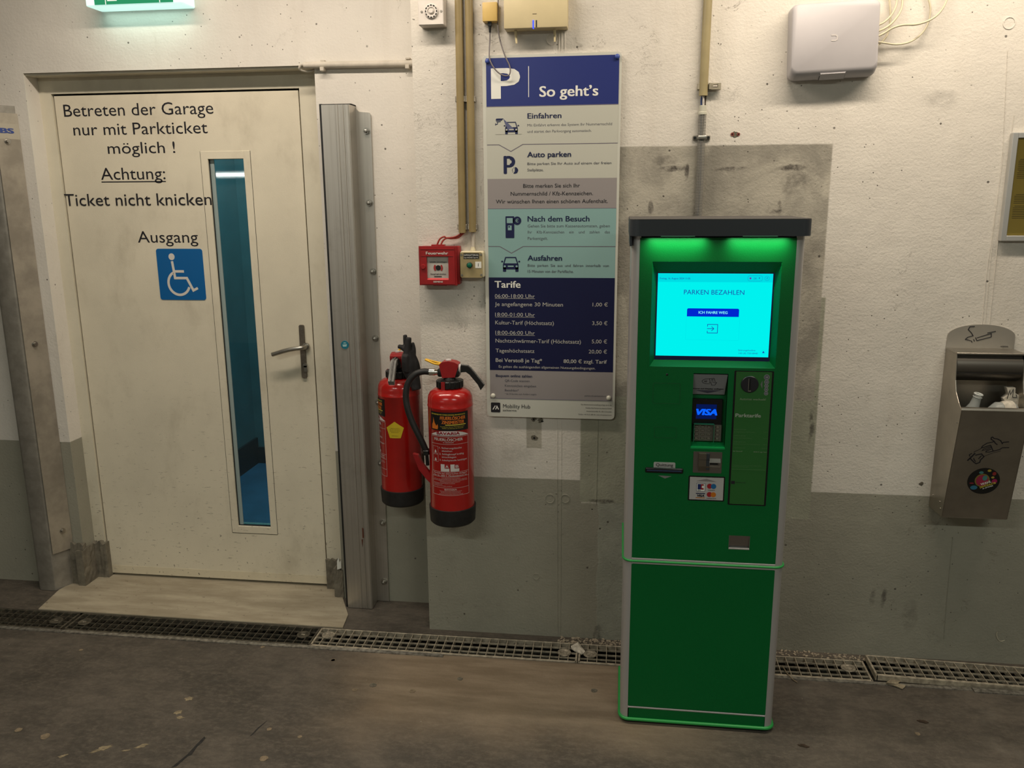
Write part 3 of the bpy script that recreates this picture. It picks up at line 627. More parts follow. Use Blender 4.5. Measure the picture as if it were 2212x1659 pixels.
for i, (fx, fy, lb) in enumerate(((0.9612,-0.3834, 'curled dark leaf scrap on the floor right of the payment machine'), (0.5695,-0.5481, 'dark elongated leaf scrap on the floor near the payment machine foot'))):
    tag(mk('leaf_scrap', crumple([(fx-0.016, fy+0.004), (fx-0.004, fy+0.007), (fx+0.018, fy-0.003), (fx+0.006, fy-0.008), (fx-0.010, fy-0.003)], 0.001, 0.005, 30+i, 0.002), simple('dead_leaf', (0.045, 0.028, 0.016), 0.9)), lb, 'leaf')
# trodden chewing gum, paint splashes and cracks belong to the floor
M['gum'] = simple('trodden_gum', (0.215, 0.165, 0.105), 0.9, var=0.3, scale=70)
for i, (gx, gy, r) in enumerate(((-1.8205,-0.7564, 0.011), (-1.7162,-0.7762, 0.0145), (-1.0076,-0.7941, 0.013), (-1.0482,-0.6608, 0.008), (-0.9396,-0.6855, 0.007), (-0.9831,-0.2572, 0.008), (-1.2716,-0.2004, 0.008), (-1.9224,-0.2980, 0.008), (-0.5140,-0.3189, 0.010), (-0.7972,-0.3907, 0.012), (-0.6570,-0.4085, 0.011), (-0.0576,-0.3344, 0.011), (-0.9846,-0.2556, 0.009), (-0.8504,-0.4247, 0.009), (0.9255,-0.4478, 0.008))):
    rn2 = random.Random(50+i); pts = [(gx+r*rn2.uniform(0.8, 1.1)*cos(2*pi*k/16), gy+r*rn2.uniform(0.8, 1.1)*sin(2*pi*k/16)) for k in range(16)]
    mk('gum_spot', prismz(pts, -0.001, 0.0012), M['chip_grey'] if i in (8, 9, 11) else M['gum'], floor)
M['splash'] = simple('pale_scrape', (0.255, 0.205, 0.125), 0.9, var=0.35, scale=80)
def splash(cx, cy, L, W, ang, seed):
    rn2 = random.Random(seed); pts = []
    for k in range(18):
        a = 2*pi*k/18; u, v = L*cos(a)*rn2.uniform(0.45, 1.1), W*sin(a)*rn2.uniform(0.4, 1.2); pts.append((cx+u*cos(ang)-v*sin(ang), cy+u*sin(ang)+v*cos(ang)))
    return mk('scrape_mark', prismz(pts, -0.001, 0.0008), M['splash'], floor)
for i, (cx, cy, L, W, a) in enumerate(((-1.5070,-0.8118, 0.035, 0.012, 0.7), (-1.3968,-0.7837, 0.022, 0.008, 0.6), (-1.4325,-0.8088, 0.018, 0.004, 0.3), (-1.6038,-0.8549, 0.019, 0.007, 0.8), (-1.3777,-0.5397, 0.017, 0.014, 0.3), (-1.3724,-0.6132, 0.017, 0.011, 0.1), (-1.3545,-0.6380, 0.016, 0.008, 0.1))):
    splash(cx, cy, L, W, a, 80+i)
ck = [(-1.2564,-0.8642), (-1.2401,-0.8018), (-1.2356,-0.7531), (-1.2308,-0.7180), (-1.2236,-0.7249), (-1.2241,-0.7479), (-1.2290,-0.7658), (-1.2265,-0.8038), (-1.2346,-0.8120), (-1.2446,-0.8572)]
M['crackm'] = simple('crack_dirt', (0.022, 0.020, 0.018), 0.9, var=0.5, scale=90)
mk('crack', prismz(ck, -0.001, 0.0006), M['crackm'], floor)
mk('crack', prismz([(-1.0928,-0.7015), (-1.0869,-0.6575), (-1.0724,-0.6192), (-1.0813,-0.6584), (-1.0874,-0.6908)], -0.001, 0.0006), M['crackm'], floor)

# ------------------------------------------------------------------ exit sign above the door
ex = thing('exit_sign', (-1.71, 0.205, 2.268), 'glowing green emergency exit sign above the beige door', 'exit sign')
t = NT('exit_diffuser'); t.col((0.70, 0.80, 0.76)); t.b.inputs['Emission Color'].default_value = (0.62, 1.0, 0.92, 1); t.b.inputs['Emission Strength'].default_value = 0.75; t.rough(0.4)
M['exit_white'] = t.m
mk('housing', bbox(-1.890, -1.530, 0.112, 0.2045, 2.268, 2.45, 0.003, 1), M['exit_white'], ex)
l = area('exit_sign_light', (-1.71, 0.150, 2.264), (0.33, 0.07), 0.20, (0.62, 1.0, 0.90), (-1.71, 0.165, 1.0)); l.parent = ex; l.matrix_parent_inverse = Matrix.Translation(-Vector(ex.location))
fc = mk('sign_face', box(-1.855, -1.562, 0.1095, 0.1125, 2.2715, 2.448), emit('exit_green', (0.03, 0.30, 0.13), 1.0), ex)
wp = emit('exit_pictogram', (0.95, 1.0, 0.85), 1.0)
mk('divider', box(-1.814, -1.811, 0.1088, 0.1098, 2.2715, 2.448), wp, ex); mk('divider', box(-1.612, -1.609, 0.1088, 0.1098, 2.2715, 2.448), wp, ex)
mk('door_pictogram', box(-1.806, -1.770, 0.1088, 0.1098, 2.282, 2.43), wp, ex)
mk('arrow_pictogram', prism([(-1.733, 2.285), (-1.716, 2.305), (-1.726, 2.305), (-1.726, 2.43), (-1.740, 2.43), (-1.740, 2.305), (-1.750, 2.305)], 0.1088, 0.1098), wp, ex)
mk('runner_pictogram', join(prism(ell(-1.670, 2.42, 0.012), 0.1088, 0.1098), ribbon([(-1.67, 2.405), (-1.68, 2.35), (-1.66, 2.32), (-1.676, 2.287)], 0.012, 0.1088, 0.1098), ribbon([(-1.68, 2.35), (-1.70, 2.33), (-1.72, 2.335)], 0.011, 0.1088, 0.1098), ribbon([(-1.695, 2.385), (-1.67, 2.40), (-1.65, 2.38)], 0.009, 0.1088, 0.1098)), wp, ex)
mk('side_clip', box(-1.5305, -1.527, 0.15, 0.16, 2.30, 2.32), M['black'], ex)

# ------------------------------------------------------------------ grey-white conduit over the door with a cable loop
M['pvc_white'] = simple('painted_conduit', (0.55, 0.50, 0.42), 0.6, var=0.12, scale=20)
co = thing('cable_conduit', (-0.95, 0.19, 2.06), 'cream painted conduit running sideways above the door corner', 'conduit')
cz0, cz1 = 2.0643, 2.0592
mk('pipe', cyl((-1.1317, 0.190, cz0), (-0.66, 0.190, cz1), 0.0115, n=18), M['pvc_white'], co, smooth=50)
for px_ in (-1.0634, -0.7543):
    mk('clamp', join(bbox(px_-0.007, px_+0.007, 0.176, 0.2045, cz0-0.022, cz0-0.009, 0.001, 1), bbox(px_-0.008, px_+0.008, 0.188, 0.2045, cz0+0.010, cz0+0.016, 0.001, 1)), M['pvc_white'], co)
tag(mk('cable_loop', tube([(-1.1274,0.1900,2.0655), (-1.1410,0.1900,2.0659), (-1.1500,0.1920,2.0576), (-1.1478,0.2000,2.0499), (-1.1285,0.2100,2.0465), (-1.1105,0.2200,2.0510), (-1.1117,0.2350,2.0592), (-1.1267,0.2500,2.0671)], 0.0048, 8, 6), M['pvc_white']), 'loop of pale cable hanging from the open end of the conduit', 'cable')

# ------------------------------------------------------------------ sounder box
sn = thing('alarm_sounder', (-0.613, -0.03, 2.137), 'white square alarm sounder with a round grille high on the wall', 'alarm')
M['sounder'] = simple('sounder_white', (0.68, 0.63, 0.57), 0.5, var=0.08, scale=15)
mk('housing', bbox(-0.6555, -0.5735, -0.052, 0.0, 2.137, 2.225, 0.002, 1), M['sounder'], sn)
scx, scz = -0.6121,2.1771
mk('grille_ring', lathey([(0.0, 0.002), (0.011, 0.002), (0.012, 0.005), (0.020, 0.005), (0.0225, 0.0025), (0.0225, 0)], scx, scz, -0.052, 30), M['sounder'], sn, smooth=40)
mk('grille_hub', lathey([(0, 0.0085), (0.006, 0.0085), (0.0085, 0.006), (0.0085, 0.003)], scx, scz, -0.052, 20), M['sounder'], sn, smooth=40)
for k in range(12):
    a = 2*pi*k/12; mk('slot', prism(arcband(scx, scz, 0.0165, 0.0195, a-0.14, a+0.14, 4), -0.0585, -0.0567), M['void'], sn)
for s_ in (-1, 1): mk('screw', lathey([(0.0035, 0), (0.0035, 0.0015)], scx+s_*0.0315, scz, -0.052, 12), M['zinc'], sn)

# ------------------------------------------------------------------ conduits on the left of the board
def conduit_mat(name):
    return simple(name, (0.27, 0.205, 0.09), 0.42, var=0.15, scale=6)
M['conduit'] = conduit_mat('yellowed_conduit')
def conduit(x0, z0, x1, z1, r, y, label, clips):
    c = thing('conduit_pipe', (x1, y, z1), label, 'conduit', 'yellowed vertical conduits')
    mk('pipe', tube([(x0, y, z0), (x1, y, z1)], r, 20, 1), M['conduit'], c, smooth=50)
    for zc in clips:
        xc = x1+(x0-x1)*(zc-z1)/(z0-z1)
        mk('clip', join(bbox(xc-r-0.004, xc-r+0.002, -0.018, 0.0, zc-0.009, zc+0.009, 0.001, 1), bbox(xc+r-0.002, xc+r+0.0035, -0.018, 0.0, zc-0.009, zc+0.009, 0.001, 1), bbox(xc-r-0.0045, xc+r+0.0035, -0.004, 0.0, zc-0.009, zc+0.009, 0.001, 1)), simple('clip_grey', (0.32, 0.29, 0.23), 0.6, var=0.4, scale=80), c)
    return c
conduit(-0.5308,2.2705, -0.5331,1.4854, 0.0128, -0.014, 'left of the two yellowed conduits above the red fire call point', (1.9154, 1.5049))
conduit(-0.4981,2.2693, -0.4981,1.4884, 0.0125, -0.014, 'right of the two yellowed conduits, running down to the push-button box', (1.9149, 1.5048))
tag(mk('thin_conduit', tube([(-0.4976,-0.0080,1.4897), (-0.4983,-0.0100,1.4264)], 0.0052, 12, 1), M['pvc_white'], smooth=50), 'thin stained pipe dropping into the top of the push-button box', 'conduit')
M['red_wire'] = simple('red_wire', (0.28, 0.025, 0.015), 0.5)
for a, lb in (([(-0.5286,-0.0120,1.4899), (-0.5560,-0.0120,1.4730), (-0.5876,-0.0140,1.4684), (-0.5955,-0.0160,1.4729), (-0.6103,-0.0180,1.4651), (-0.6209,-0.0180,1.4457)], 'upper red wire bending down into the fire call point'),
              ([(-0.5258,-0.0100,1.4883), (-0.5485,-0.0100,1.4698), (-0.5721,-0.0120,1.4668), (-0.5873,-0.0140,1.4680), (-0.5996,-0.0160,1.4602), (-0.6077,-0.0180,1.4457)], 'lower red wire bending down into the fire call point')):
    tag(mk('red_wire', tube(a, 0.0029, 8, 6), M['red_wire'], smooth=60), lb, 'wire', 'red wires')

# ------------------------------------------------------------------ fire call point
fp = thing('fire_call_point', (-0.6135, -0.03, 1.3048), 'red manual fire alarm call point on the wall', 'fire alarm')
FX0, FX1, FZ0, FZ1 = -0.6773,-0.5488,1.3116,1.4427
mk('back_box', bbox(FX0+0.002, FX1+0.008, -0.036, 0.0, FZ0+0.002, FZ1-0.001, 0.003, 2), M['red_plastic'], fp, smooth=40)
hx0, hx1, hz0, hz1 = -0.6464,-0.5798,1.3359,1.4041
ho = (hx0-0.004, hx1+0.004, hz0-0.006, hz1+0.004)
cov = mk('cover', join(sheet(FX0+0.005, FX1-0.005, FZ0+0.004, FZ1-0.007, [ho], -0.054, -0.036, wallp), sheet(FX0, FX1, FZ0, FZ1, [(FX0+0.0049, FX1-0.0049, FZ0+0.0039, FZ1-0.0069)], -0.0505, -0.034, wallp)), M['red_plastic'], fp)
mk('glass_sheet', box(ho[0], ho[1], -0.046, -0.043, ho[2], ho[3]), simple('callpoint_pane', (0.50, 0.47, 0.42), 0.25, var=0.1, scale=30), fp)
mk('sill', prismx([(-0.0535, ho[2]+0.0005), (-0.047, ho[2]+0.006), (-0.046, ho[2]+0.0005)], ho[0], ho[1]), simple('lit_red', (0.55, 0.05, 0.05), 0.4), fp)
bx_, bz_ = -0.6125,1.3703
mk('press_dot', prism(ell(bx_, bz_, 0.0088), -0.0472, -0.0459), M['black'], fp)
for a0, a1 in ((-0.75, 0.75), (pi-0.75, pi+0.75)): mk('red_arc', prism(arcband(bx_, bz_, 0.0100, 0.0158, a0, a1), -0.0470, -0.0459), simple('print_red', (0.33, 0.015, 0.015), 0.5), fp)
text('Scheibe einschlagen', -0.6413,1.3882,-0.5830,0.0041, -0.0466, BP, fp, bold=0.015)
text('Knopf tief drücken', -0.6391,1.3475,-0.5864,0.0044, -0.0466, BP, fp, bold=0.015)
mk('small_print', join(*[box(-0.6267+0.0026*k, -0.6267+0.0026*k+0.0018, -0.0470, -0.0459, 1.3394, 1.3428) for k in range(10)]), BP, fp)
text('Feuerwehr', -0.6516,1.4156,-0.5758,0.0099, -0.0546, M['white_print'], fp, bold=0.008)
text('SIEMENS', -0.6287,1.3216,-0.5961,0.0051, -0.0546, M['white_print'], fp, bold=0.015)
mk('emboss_line', join(box(*(-0.6687, -0.5592), -0.0552, -0.0538, 1.4096, 1.4109), box(*(-0.6698, -0.5537), -0.0552, -0.0538, 1.4323, 1.4342)), M['red_plastic'], fp)
mk('knob', join(lathey([(0.0085, 0), (0.0085, 0.004), (0.007, 0.006)], -0.6621,1.3744, -0.054, 16)), M['red_plastic'], fp, smooth=40)
mk('cable_entry', join(box(-0.6383, -0.5941, -0.030, -0.005, FZ1-0.002, FZ1+0.004), box(-0.6333, -0.5878, -0.036, -0.008, FZ0-0.003, FZ0+0.003)), M['red_plastic'], fp)

# ------------------------------------------------------------------ push-button box
pb = thing('push_button_box', (-0.4995, -0.02, 1.3359), 'ivory control box with a green push button beside the info board', 'push button')
PX0, PX1, PZ0, PZ1 = -0.5380,-0.4618,1.3364,1.4241
M['ivory'] = simple('ivory_plastic', (0.62, 0.56, 0.38), 0.5, var=0.1, scale=20)
mk('housing', bbox(PX0-0.001, PX1+0.004, -0.038, 0.0, PZ0, PZ1+0.001, 0.006, 3), M['ivory'], pb, smooth=40)
mk('front_plate', prism(rrect(PX0+0.0005, PX1-0.0005, PZ0+0.001, PZ1-0.002, 0.006), -0.0415, -0.037), simple('brass_plate', (0.40, 0.32, 0.16), 0.45, 0.25, var=0.12, scale=20), pb, smooth=30)
mk('name_plate', box(-0.5258, -0.4730, -0.0425, -0.0412, 1.4010, 1.4189), M['black'], pb)
text('HUPENQUITTIERUNG', -0.5246,1.4104,-0.4749,0.0056, -0.0430, M['white_print'], pb)
text('Type ANLAGE Type NC', -0.5247,1.4029,-0.4752,0.0044, -0.0430, M['white_print'], pb)
gx, gz = -0.5044,1.3798
mk('button_collar', lathey([(0.0092, 0), (0.0092, 0.006), (0.0098, 0.007), (0.0098, 0.010), (0.0085, 0.011)], gx, gz, -0.0415, 28), M['black'], pb, smooth=40)
mk('button', lathey([(0.0082, 0.008), (0.0082, 0.0125), (0.0072, 0.0132)], gx, gz, -0.0415, 28), simple('button_green', (0.0, 0.115, 0.06), 0.35), pb, smooth=40)
mk('button_tag', box(-0.4860, -0.4653, -0.0425, -0.0412, 1.3696, 1.3910), M['white_print'], pb)
mk('tag_mark', box(-0.4763, -0.4748, -0.0430, -0.0420, 1.3753, 1.3856), M['black_print'], pb)
for cx, cz in ((-0.5328,1.4136), (-0.4666,1.4148), (-0.5322,1.3458), (-0.4655,1.3468)): mk('screw', join(lathey([(0.0036, 0), (0.0036, 0.0012)], cx, cz, -0.0415, 14)), M['steel'], pb)
mk('cable_gland', lathe([(0.009, 0), (0.009, 0.006), (0.0065, 0.010), (0.0065, 0.014)], -0.4985, -0.012, PZ1, 16), M['ivory'], pb, smooth=40)

# ------------------------------------------------------------------ yellow junction box and its hanging cable
jb = thing('junction_box', (-0.4294, -0.015, 2.1485), 'small yellowed junction box with a cable plug below it', 'junction box')
M['yellowed'] = simple('yellowed_plastic', (0.66, 0.46, 0.15), 0.5, var=0.08, scale=12)
JX0, JX1, JZ0, JZ1 = -0.4522,-0.4050,2.1473,2.2028
mk('housing', bbox(JX0, JX1, -0.032, 0.0, JZ0-0.001, JZ1, 0.002, 2), M['yellowed'], jb, smooth=40)
mk('plug', join(box(-0.4366, -0.4252, -0.024, -0.012, 2.1344, JZ0), cyl((-0.4304,-0.0180,2.1344), (-0.4306,-0.0180,2.1149), 0.0048, 0.0030, 10)), M['black'], jb)
tag(mk('hanging_cable', tube([(-0.4306,-0.0180,2.1164), (-0.4312,-0.0180,2.0923), (-0.4326,-0.0220,2.0615), (-0.4312,-0.0260,2.0336), (-0.4174,-0.0300,2.0069), (-0.3989,-0.0300,1.9889), (-0.3811,-0.0300,1.9816), (-0.3681,-0.0300,1.9843), (-0.3644,-0.0300,1.9979), (-0.3681,-0.0280,2.0150), (-0.3803,-0.0260,2.0398), (-0.3943,-0.0220,2.0786), (-0.4026,-0.0200,2.1137), (-0.4051,-0.0180,2.1515), (-0.4045,-0.0160,2.1890), (-0.4022,-0.0140,2.2410)], 0.0022, 8, 6), simple('grey_cable', (0.17, 0.15, 0.15), 0.5), smooth=60), 'thin grey cable hanging in a loop over the blue sign header', 'cable')

# ------------------------------------------------------------------ ivory radio unit with two stub antennas
rt_ = thing('radio_unit', (-0.2831, -0.03, 2.1195), 'ivory wireless access unit with two stub antennas and a blue light', 'router')
RX0, RX1, RZ0, RZ1 = -0.3806,-0.1818,2.1179,2.2311
M['cream_plastic'] = simple('cream_plastic', (0.66, 0.56, 0.33), 0.5, var=0.06, scale=8)
mk('housing', bbox(RX0, RX1, -0.055, 0.0, RZ0, RZ1, 0.003, 2), M['cream_plastic'], rt_, smooth=40)
bl = emit('blue_led', (0.03, 0.06, 1.0), 2.5)
mk('status_light', join(box(-0.2898, -0.2861, -0.0558, -0.0545, RZ0+0.001, 2.1405), box(-0.2898, -0.2861, -0.0558, -0.045, RZ0-0.001, RZ0+0.001)), bl, rt_)
mk('light_slot', box(-0.2798, -0.2762, -0.0558, -0.0545, RZ0+0.002, 2.1402), M['rubber'], rt_)
mk('brand_mark', box(-0.2898, -0.2772, -0.0558, -0.0545, 2.1579, 2.1596), simple('grey_mark', (0.2, 0.17, 0.1), 0.6), rt_)
for (ax_, az_), (bx_, bz_) in (((-0.3471,2.1205), (-0.3441,2.0781)), ((-0.2231,2.1229), (-0.2221,2.0796))):
    an = mk('antenna', tube([(ax_, -0.028, az_), (bx_, -0.028, bz_)], 0.0042, 10, 1, rads=(0.0046, 0.0030)), M['cream_plastic'], rt_, smooth=50)
    mk('antenna_nut', lathe([(0.0055, 0), (0.0062, 0.004), (0.0055, 0.010)], ax_, -0.028, az_-0.002, 12), M['zinc'], an, smooth=40)

# ------------------------------------------------------------------ conduit above the payment machine
rc = thing('conduit_pipe', (0.2452, -0.016, 1.9117), 'yellowed conduit ending in open wires above the payment machine', 'conduit', 'yellowed vertical conduits')
mk('pipe', tube([(0.2478,-0.0160,2.2415), (0.2453,-0.0160,1.9089)], 0.0135, 20, 1), simple('pale_conduit', (0.33, 0.275, 0.14), 0.42, var=0.15, scale=6), rc, smooth=50)
zc = 1.9368; xc = 0.2484
M['clip_grey'] = simple('conduit_clip', (0.33, 0.30, 0.22), 0.6, var=0.3, scale=60)
mk('clip', join(box(xc-0.02, xc+0.018, -0.003, 0.0, zc-0.008, zc+0.008), bbox(xc-0.022, xc-0.013, -0.020, 0.0, zc-0.009, zc+0.009, 0.001, 1), bbox(xc+0.013, xc+0.020, -0.026, 0.0, zc-0.010, zc+0.010, 0.001, 1),
                sheet(xc+0.020, xc+0.050, zc-0.010, zc+0.009, [(xc+0.026, xc+0.040, zc-0.004, zc+0.005)], -0.022, -0.006, wallp)), M['clip_grey'], rc)
for nm, c_, p in (('blue', (0.01, 0.04, 0.16), [(0.2422,-0.0120,1.9106), (0.2405,-0.0120,1.8981), (0.2412,-0.0120,1.8817)]), ('white', (0.62, 0.58, 0.54), [(0.2436,-0.0180,1.9099), (0.2465,-0.0200,1.8971), (0.2474,-0.0180,1.8810)]), ('brown', (0.05, 0.035, 0.02), [(0.2538,-0.0120,1.9103), (0.2529,-0.0100,1.8980), (0.2525,-0.0120,1.8815)])):
    tag(mk('wire', tube(p, 0.0026, 8, 4), simple(nm+'_wire', c_, 0.5), smooth=60), nm+' wire showing between the conduit end and the clear tube', 'wire', 'wires above the clear tube')
ct = thing('clear_tube', (0.2452, -0.016, 1.5302), 'clear ribbed cable tube clipped to bare concrete above the payment machine', 'tube')
tm = NT('clear_hose'); tm.col((0.32, 0.31, 0.28)); tm.rough(0.18); tm.b.inputs['Alpha'].default_value = 0.42; M['clear'] = tm.m
ct0, ct1 = Vector((0.2454,-0.0160,1.8560)), Vector((0.2452,-0.0160,1.4591))
mk('hose', tube([ct0, ct1], 0.0120, 18, 1), M['clear'], ct, smooth=50)
rib = []
for k in range(46):
    p = ct0.lerp(ct1, k/46); d_ = (ct1-ct0).normalized()*0.0016; rib.append(cyl(p, p+d_, 0.0126, n=14, cap=True))
q = mk('hose_rib', join(*rib), M['clear'], ct); q['kind'] = 'stuff'
for dx, c_ in ((-0.004, (0.03, 0.06, 0.12)), (0.001, (0.5, 0.47, 0.4)), (0.005, (0.07, 0.06, 0.05))):
    mk('inner_wire', tube([ct0+Vector((dx, 0, 0)), ct0.lerp(ct1, 0.5)+Vector((-dx*0.5, 0.002, 0)), ct1+Vector((dx, 0, 0))], 0.0024, 6, 4), simple('inner_wire', c_, 0.5), ct)
mk('adapter', lathe([(0.0118, 0), (0.0138, 0.0), (0.0138, 0.007), (0.0115, 0.009), (0.0110, 0.027), (0.0095, 0.028)], (ct0.x), -0.016, ct0.z-0.004, 20), simple('translucent_adapter', (0.50, 0.49, 0.40), 0.35), ct, smooth=40)
cz_, cx_ = 1.7825, 0.2463
mk('clamp', join(bbox(cx_-0.0275, cx_+0.0275, -0.006, 0.0, cz_-0.007, cz_+0.007, 0.002, 1), bbox(cx_-0.014, cx_+0.014, -0.032, -0.004, cz_-0.006, cz_+0.006, 0.003, 2)), M['steel'], ct)
for s_ in (-1, 1): mk('clamp_screw', lathey([(0.0045, 0), (0.0045, 0.0025)], cx_+s_*0.021, cz_, -0.006, 12), M['black'], ct)

# ------------------------------------------------------------------ network enclosure with cables
ne = thing('network_enclosure', (0.612, -0.05, 1.945), 'white rounded network enclosure high on the wall', 'enclosure')
M['encl'] = simple('enclosure_white', (0.46, 0.44, 0.45), 0.45, var=0.04, scale=6, bump=0.05)
TL = Matrix.Translation((0.612, 0, 2.05)) @ Matrix.Rotation(radians(-2.0), 4, 'Y') @ Matrix.Translation((-0.612, 0, -2.05))
mk('back_shell', rot_vf(prism(rrect(0.496, 0.750, 1.950, 2.166, 0.020), -0.036, 0.0), TL), M['encl'], ne, smooth=40)
def bulge(x0, x1, z0, z1, r, y0, y1, inset):
    V, rings = [], ((y0, 0, 0, 0, 1.0), (y1+0.009, 0.0005, inset*0.35, 0.001, 0.97), (y1+0.0025, 0.002, inset*0.75, 0.003, 0.92), (y1, 0.005, inset, 0.006, 0.85))
    for y, dx, dz, dt, k in rings: V += [(x, y, z) for x, z in rrect(x0+dx, x1-dx, z0+dz, z1-dt, r*k, 6)]
    n = len(V)//4; F = []
    for k in range(3): F += [(k*n+i, k*n+(i+1) % n, (k+1)*n+(i+1) % n, (k+1)*n+i) for i in range(n)]
    return V, F+[tuple(range(3*n, 4*n)), tuple(range(n))]
mk('cover', rot_vf(bulge(0.495, 0.749, 1.9485, 2.164, 0.021, -0.034, -0.064, 0.026), TL), M['encl'], ne, smooth=50)
lt = prismx([(-0.0400, 1.9450), (-0.0600, 1.9600), (-0.0585, 1.9650), (-0.036, 1.9490)], 0.5845, 0.6565)
mk('latch', rot_vf(lt, TL), M['encl'], ne)
lt2 = prismx([(-0.0390, 1.9457), (-0.0598, 1.9622), (-0.0580, 1.9670), (-0.0355, 1.9495)], 0.583, 0.658)
mk('latch_gap', rot_vf(lt2, TL), simple('gap_grey', (0.16, 0.15, 0.16), 0.6), ne)
lgx, lgz = 0.6189,2.0609
lg = [ribbon([(lgx-0.009, lgz+0.0075), (lgx+0.004, lgz+0.0075), (lgx+0.0085, lgz+0.004), (lgx+0.0085, lgz-0.004), (lgx+0.004, lgz-0.0075), (lgx-0.008, lgz-0.0075)], 0.0040, -0.0648, -0.0635)]
mk('logo', join(*lg), simple('logo_grey', (0.52, 0.49, 0.47), 0.5), ne)
M['cable_ivory'] = simple('ivory_cable', (0.60, 0.54, 0.38), 0.5, var=0.08, scale=20)
for i, (p, r, lb) in enumerate((
    ([(0.7414,-0.0500,2.0933), (0.7629,-0.0450,2.1039), (0.7813,-0.0400,2.1209), (0.7928,-0.0350,2.1408), (0.7984,-0.0300,2.1608), (0.8016,-0.0200,2.1947)], 0.0030, 'topmost ivory cable leaving the network enclosure upward'),
    ([(0.7429,-0.0500,2.0766), (0.7670,-0.0450,2.0871), (0.7881,-0.0400,2.1028), (0.8058,-0.0350,2.1263), (0.8144,-0.0300,2.1500), (0.8154,-0.0200,2.1942)], 0.0032, 'second ivory cable leaving the network enclosure upward'),
    ([(0.7441,-0.0500,2.0624), (0.7643,-0.0500,2.0721), (0.7866,-0.0500,2.0855), (0.8147,-0.0500,2.0930), (0.8536,-0.0500,2.0937), (0.8852,-0.0500,2.1023), (0.9111,-0.0450,2.1183), (0.9275,-0.0400,2.1391), (0.9390,-0.0300,2.1623), (0.9476,-0.0200,2.1895)], 0.0030, 'ivory cable swinging far right from the network enclosure'),
    ([(0.7463,-0.0500,2.0364), (0.7677,-0.0300,2.0534), (0.7822,-0.0200,2.0730), (0.7885,-0.0140,2.1038), (0.7873,-0.0120,2.1392), (0.7824,-0.0100,2.1719), (0.7781,-0.0100,2.1977)], 0.0028, 'ivory cable rising straight up behind the others'),
    ([(0.7452,-0.0500,2.0487), (0.7680,-0.0450,2.0457), (0.8028,-0.0400,2.0410), (0.8383,-0.0300,2.0462), (0.8665,-0.0200,2.0601), (0.8870,-0.0120,2.0791), (0.8977,-0.0100,2.0986), (0.9022,-0.0100,2.1191), (0.9017,-0.0100,2.1448), (0.8948,-0.0100,2.1681), (0.8858,-0.0100,2.1939)], 0.0026, 'lowest ivory cable sagging in a bow right of the enclosure'))):
    tag(mk('network_cable', tube(p, r, 8, 6), M['cable_ivory'], smooth=60), lb, 'cable', 'cables of the network enclosure')

# ------------------------------------------------------------------ framed notice at the right edge
fn = thing('framed_notice', (1.29, -0.01, 1.458), 'silver framed yellow notice at the right edge of the wall', 'notice')
M['fa'] = simple('frame_alu', (0.52, 0.52, 0.50), 0.4, 0.6)
NX0, NX1, NZ0, NZ1 = 1.172, 1.41, 1.458, 1.783
for x0, x1, z0, z1 in ((NX0, NX0+0.0165, NZ0, NZ1), (NX1-0.0165, NX1, NZ0, NZ1), (NX0+0.0165, NX1-0.0165, NZ0, NZ0+0.0165), (NX0+0.0165, NX1-0.0165, NZ1-0.0165, NZ1)):
    mk('frame_rail', bbox(x0, x1, -0.022, 0.0, z0, z1, 0.0015, 1), M['fa'], fn)
mk('sheet', box(NX0+0.0165, NX1-0.0165, -0.008, 0.0, NZ0+0.0165, NZ1-0.0165), simple('yellow_sheet', (0.80, 0.56, 0.10), 0.5), fn)
mk('pane', box(NX0+0.0166, NX1-0.0166, -0.0125, -0.0110, NZ0+0.0166, NZ1-0.0166), glass('notice_glass', (0.97, 0.97, 0.95)), fn)
DGP = simple('faded_print', (0.16, 0.11, 0.03), 0.6)
for k, (zz, n_) in enumerate(((1.705, 7), (1.670, 5), (1.60, 6), (1.565, 8))):
    for j in range(n_): mk('print_line', box(NX0+0.030+0.004*(j == 0), NX1-0.03, -0.0086, -0.0079, zz-0.0052*j-0.0016, zz-0.0052*j), DGP, fn) if zz-0.0052*j > NZ0+0.03 else None
# ------------------------------------------------------------------ information board
bd = thing('information_board', (-0.23, -0.01, 0.845), 'tall white and blue parking instruction board on the wall', 'sign')
BX0, BX1, BZ0, BZ1 = -0.457, -0.0110, 0.8475, 2.0470
yb = -0.0145
M['board_white'] = simple('board_white', (0.56, 0.56, 0.49), 0.32)
M['board_light'] = simple('board_light_panel', (0.50, 0.50, 0.43), 0.34)
M['board_grey'] = simple('board_grey_panel', (0.29, 0.265, 0.26), 0.34)
M['board_teal'] = simple('board_teal_panel', (0.235, 0.395, 0.38), 0.34)
M['board_blue'] = simple('board_blue_panel', (0.018, 0.029, 0.165), 0.34)
M['board_navy'] = simple('board_navy_panel', (0.004, 0.006, 0.045), 0.34)
M['seam'] = simple('panel_seam', (0.17, 0.15, 0.19), 0.5)
mk('back_plate', prism(rrect(BX0, BX1, BZ0, BZ1, 0.014), yb, -0.0085), M['board_white'], bd, smooth=30)
mk('wall_spacer', join(*[cyl((x, 0, z), (x, -0.009, z), 0.008) for x in (BX0+0.03, BX1-0.03) for z in (BZ0+0.08, BZ1-0.04)]), M['zinc'], bd)
px0, px1 = -0.4450, -0.0190
Z1 = 2.0384; Z2 = 1.8902; Z3 = 1.7709; Z4 = 1.6612; Z5 = 1.5647
Z6 = 1.4412; Z7 = 1.3360; Z8 = 1.0148; Z9 = 0.9149
def panel(name, mat, pts, k): return mk(name, prism(pts, yb-0.0004-0.0003*k, yb+0.001), mat, bd)
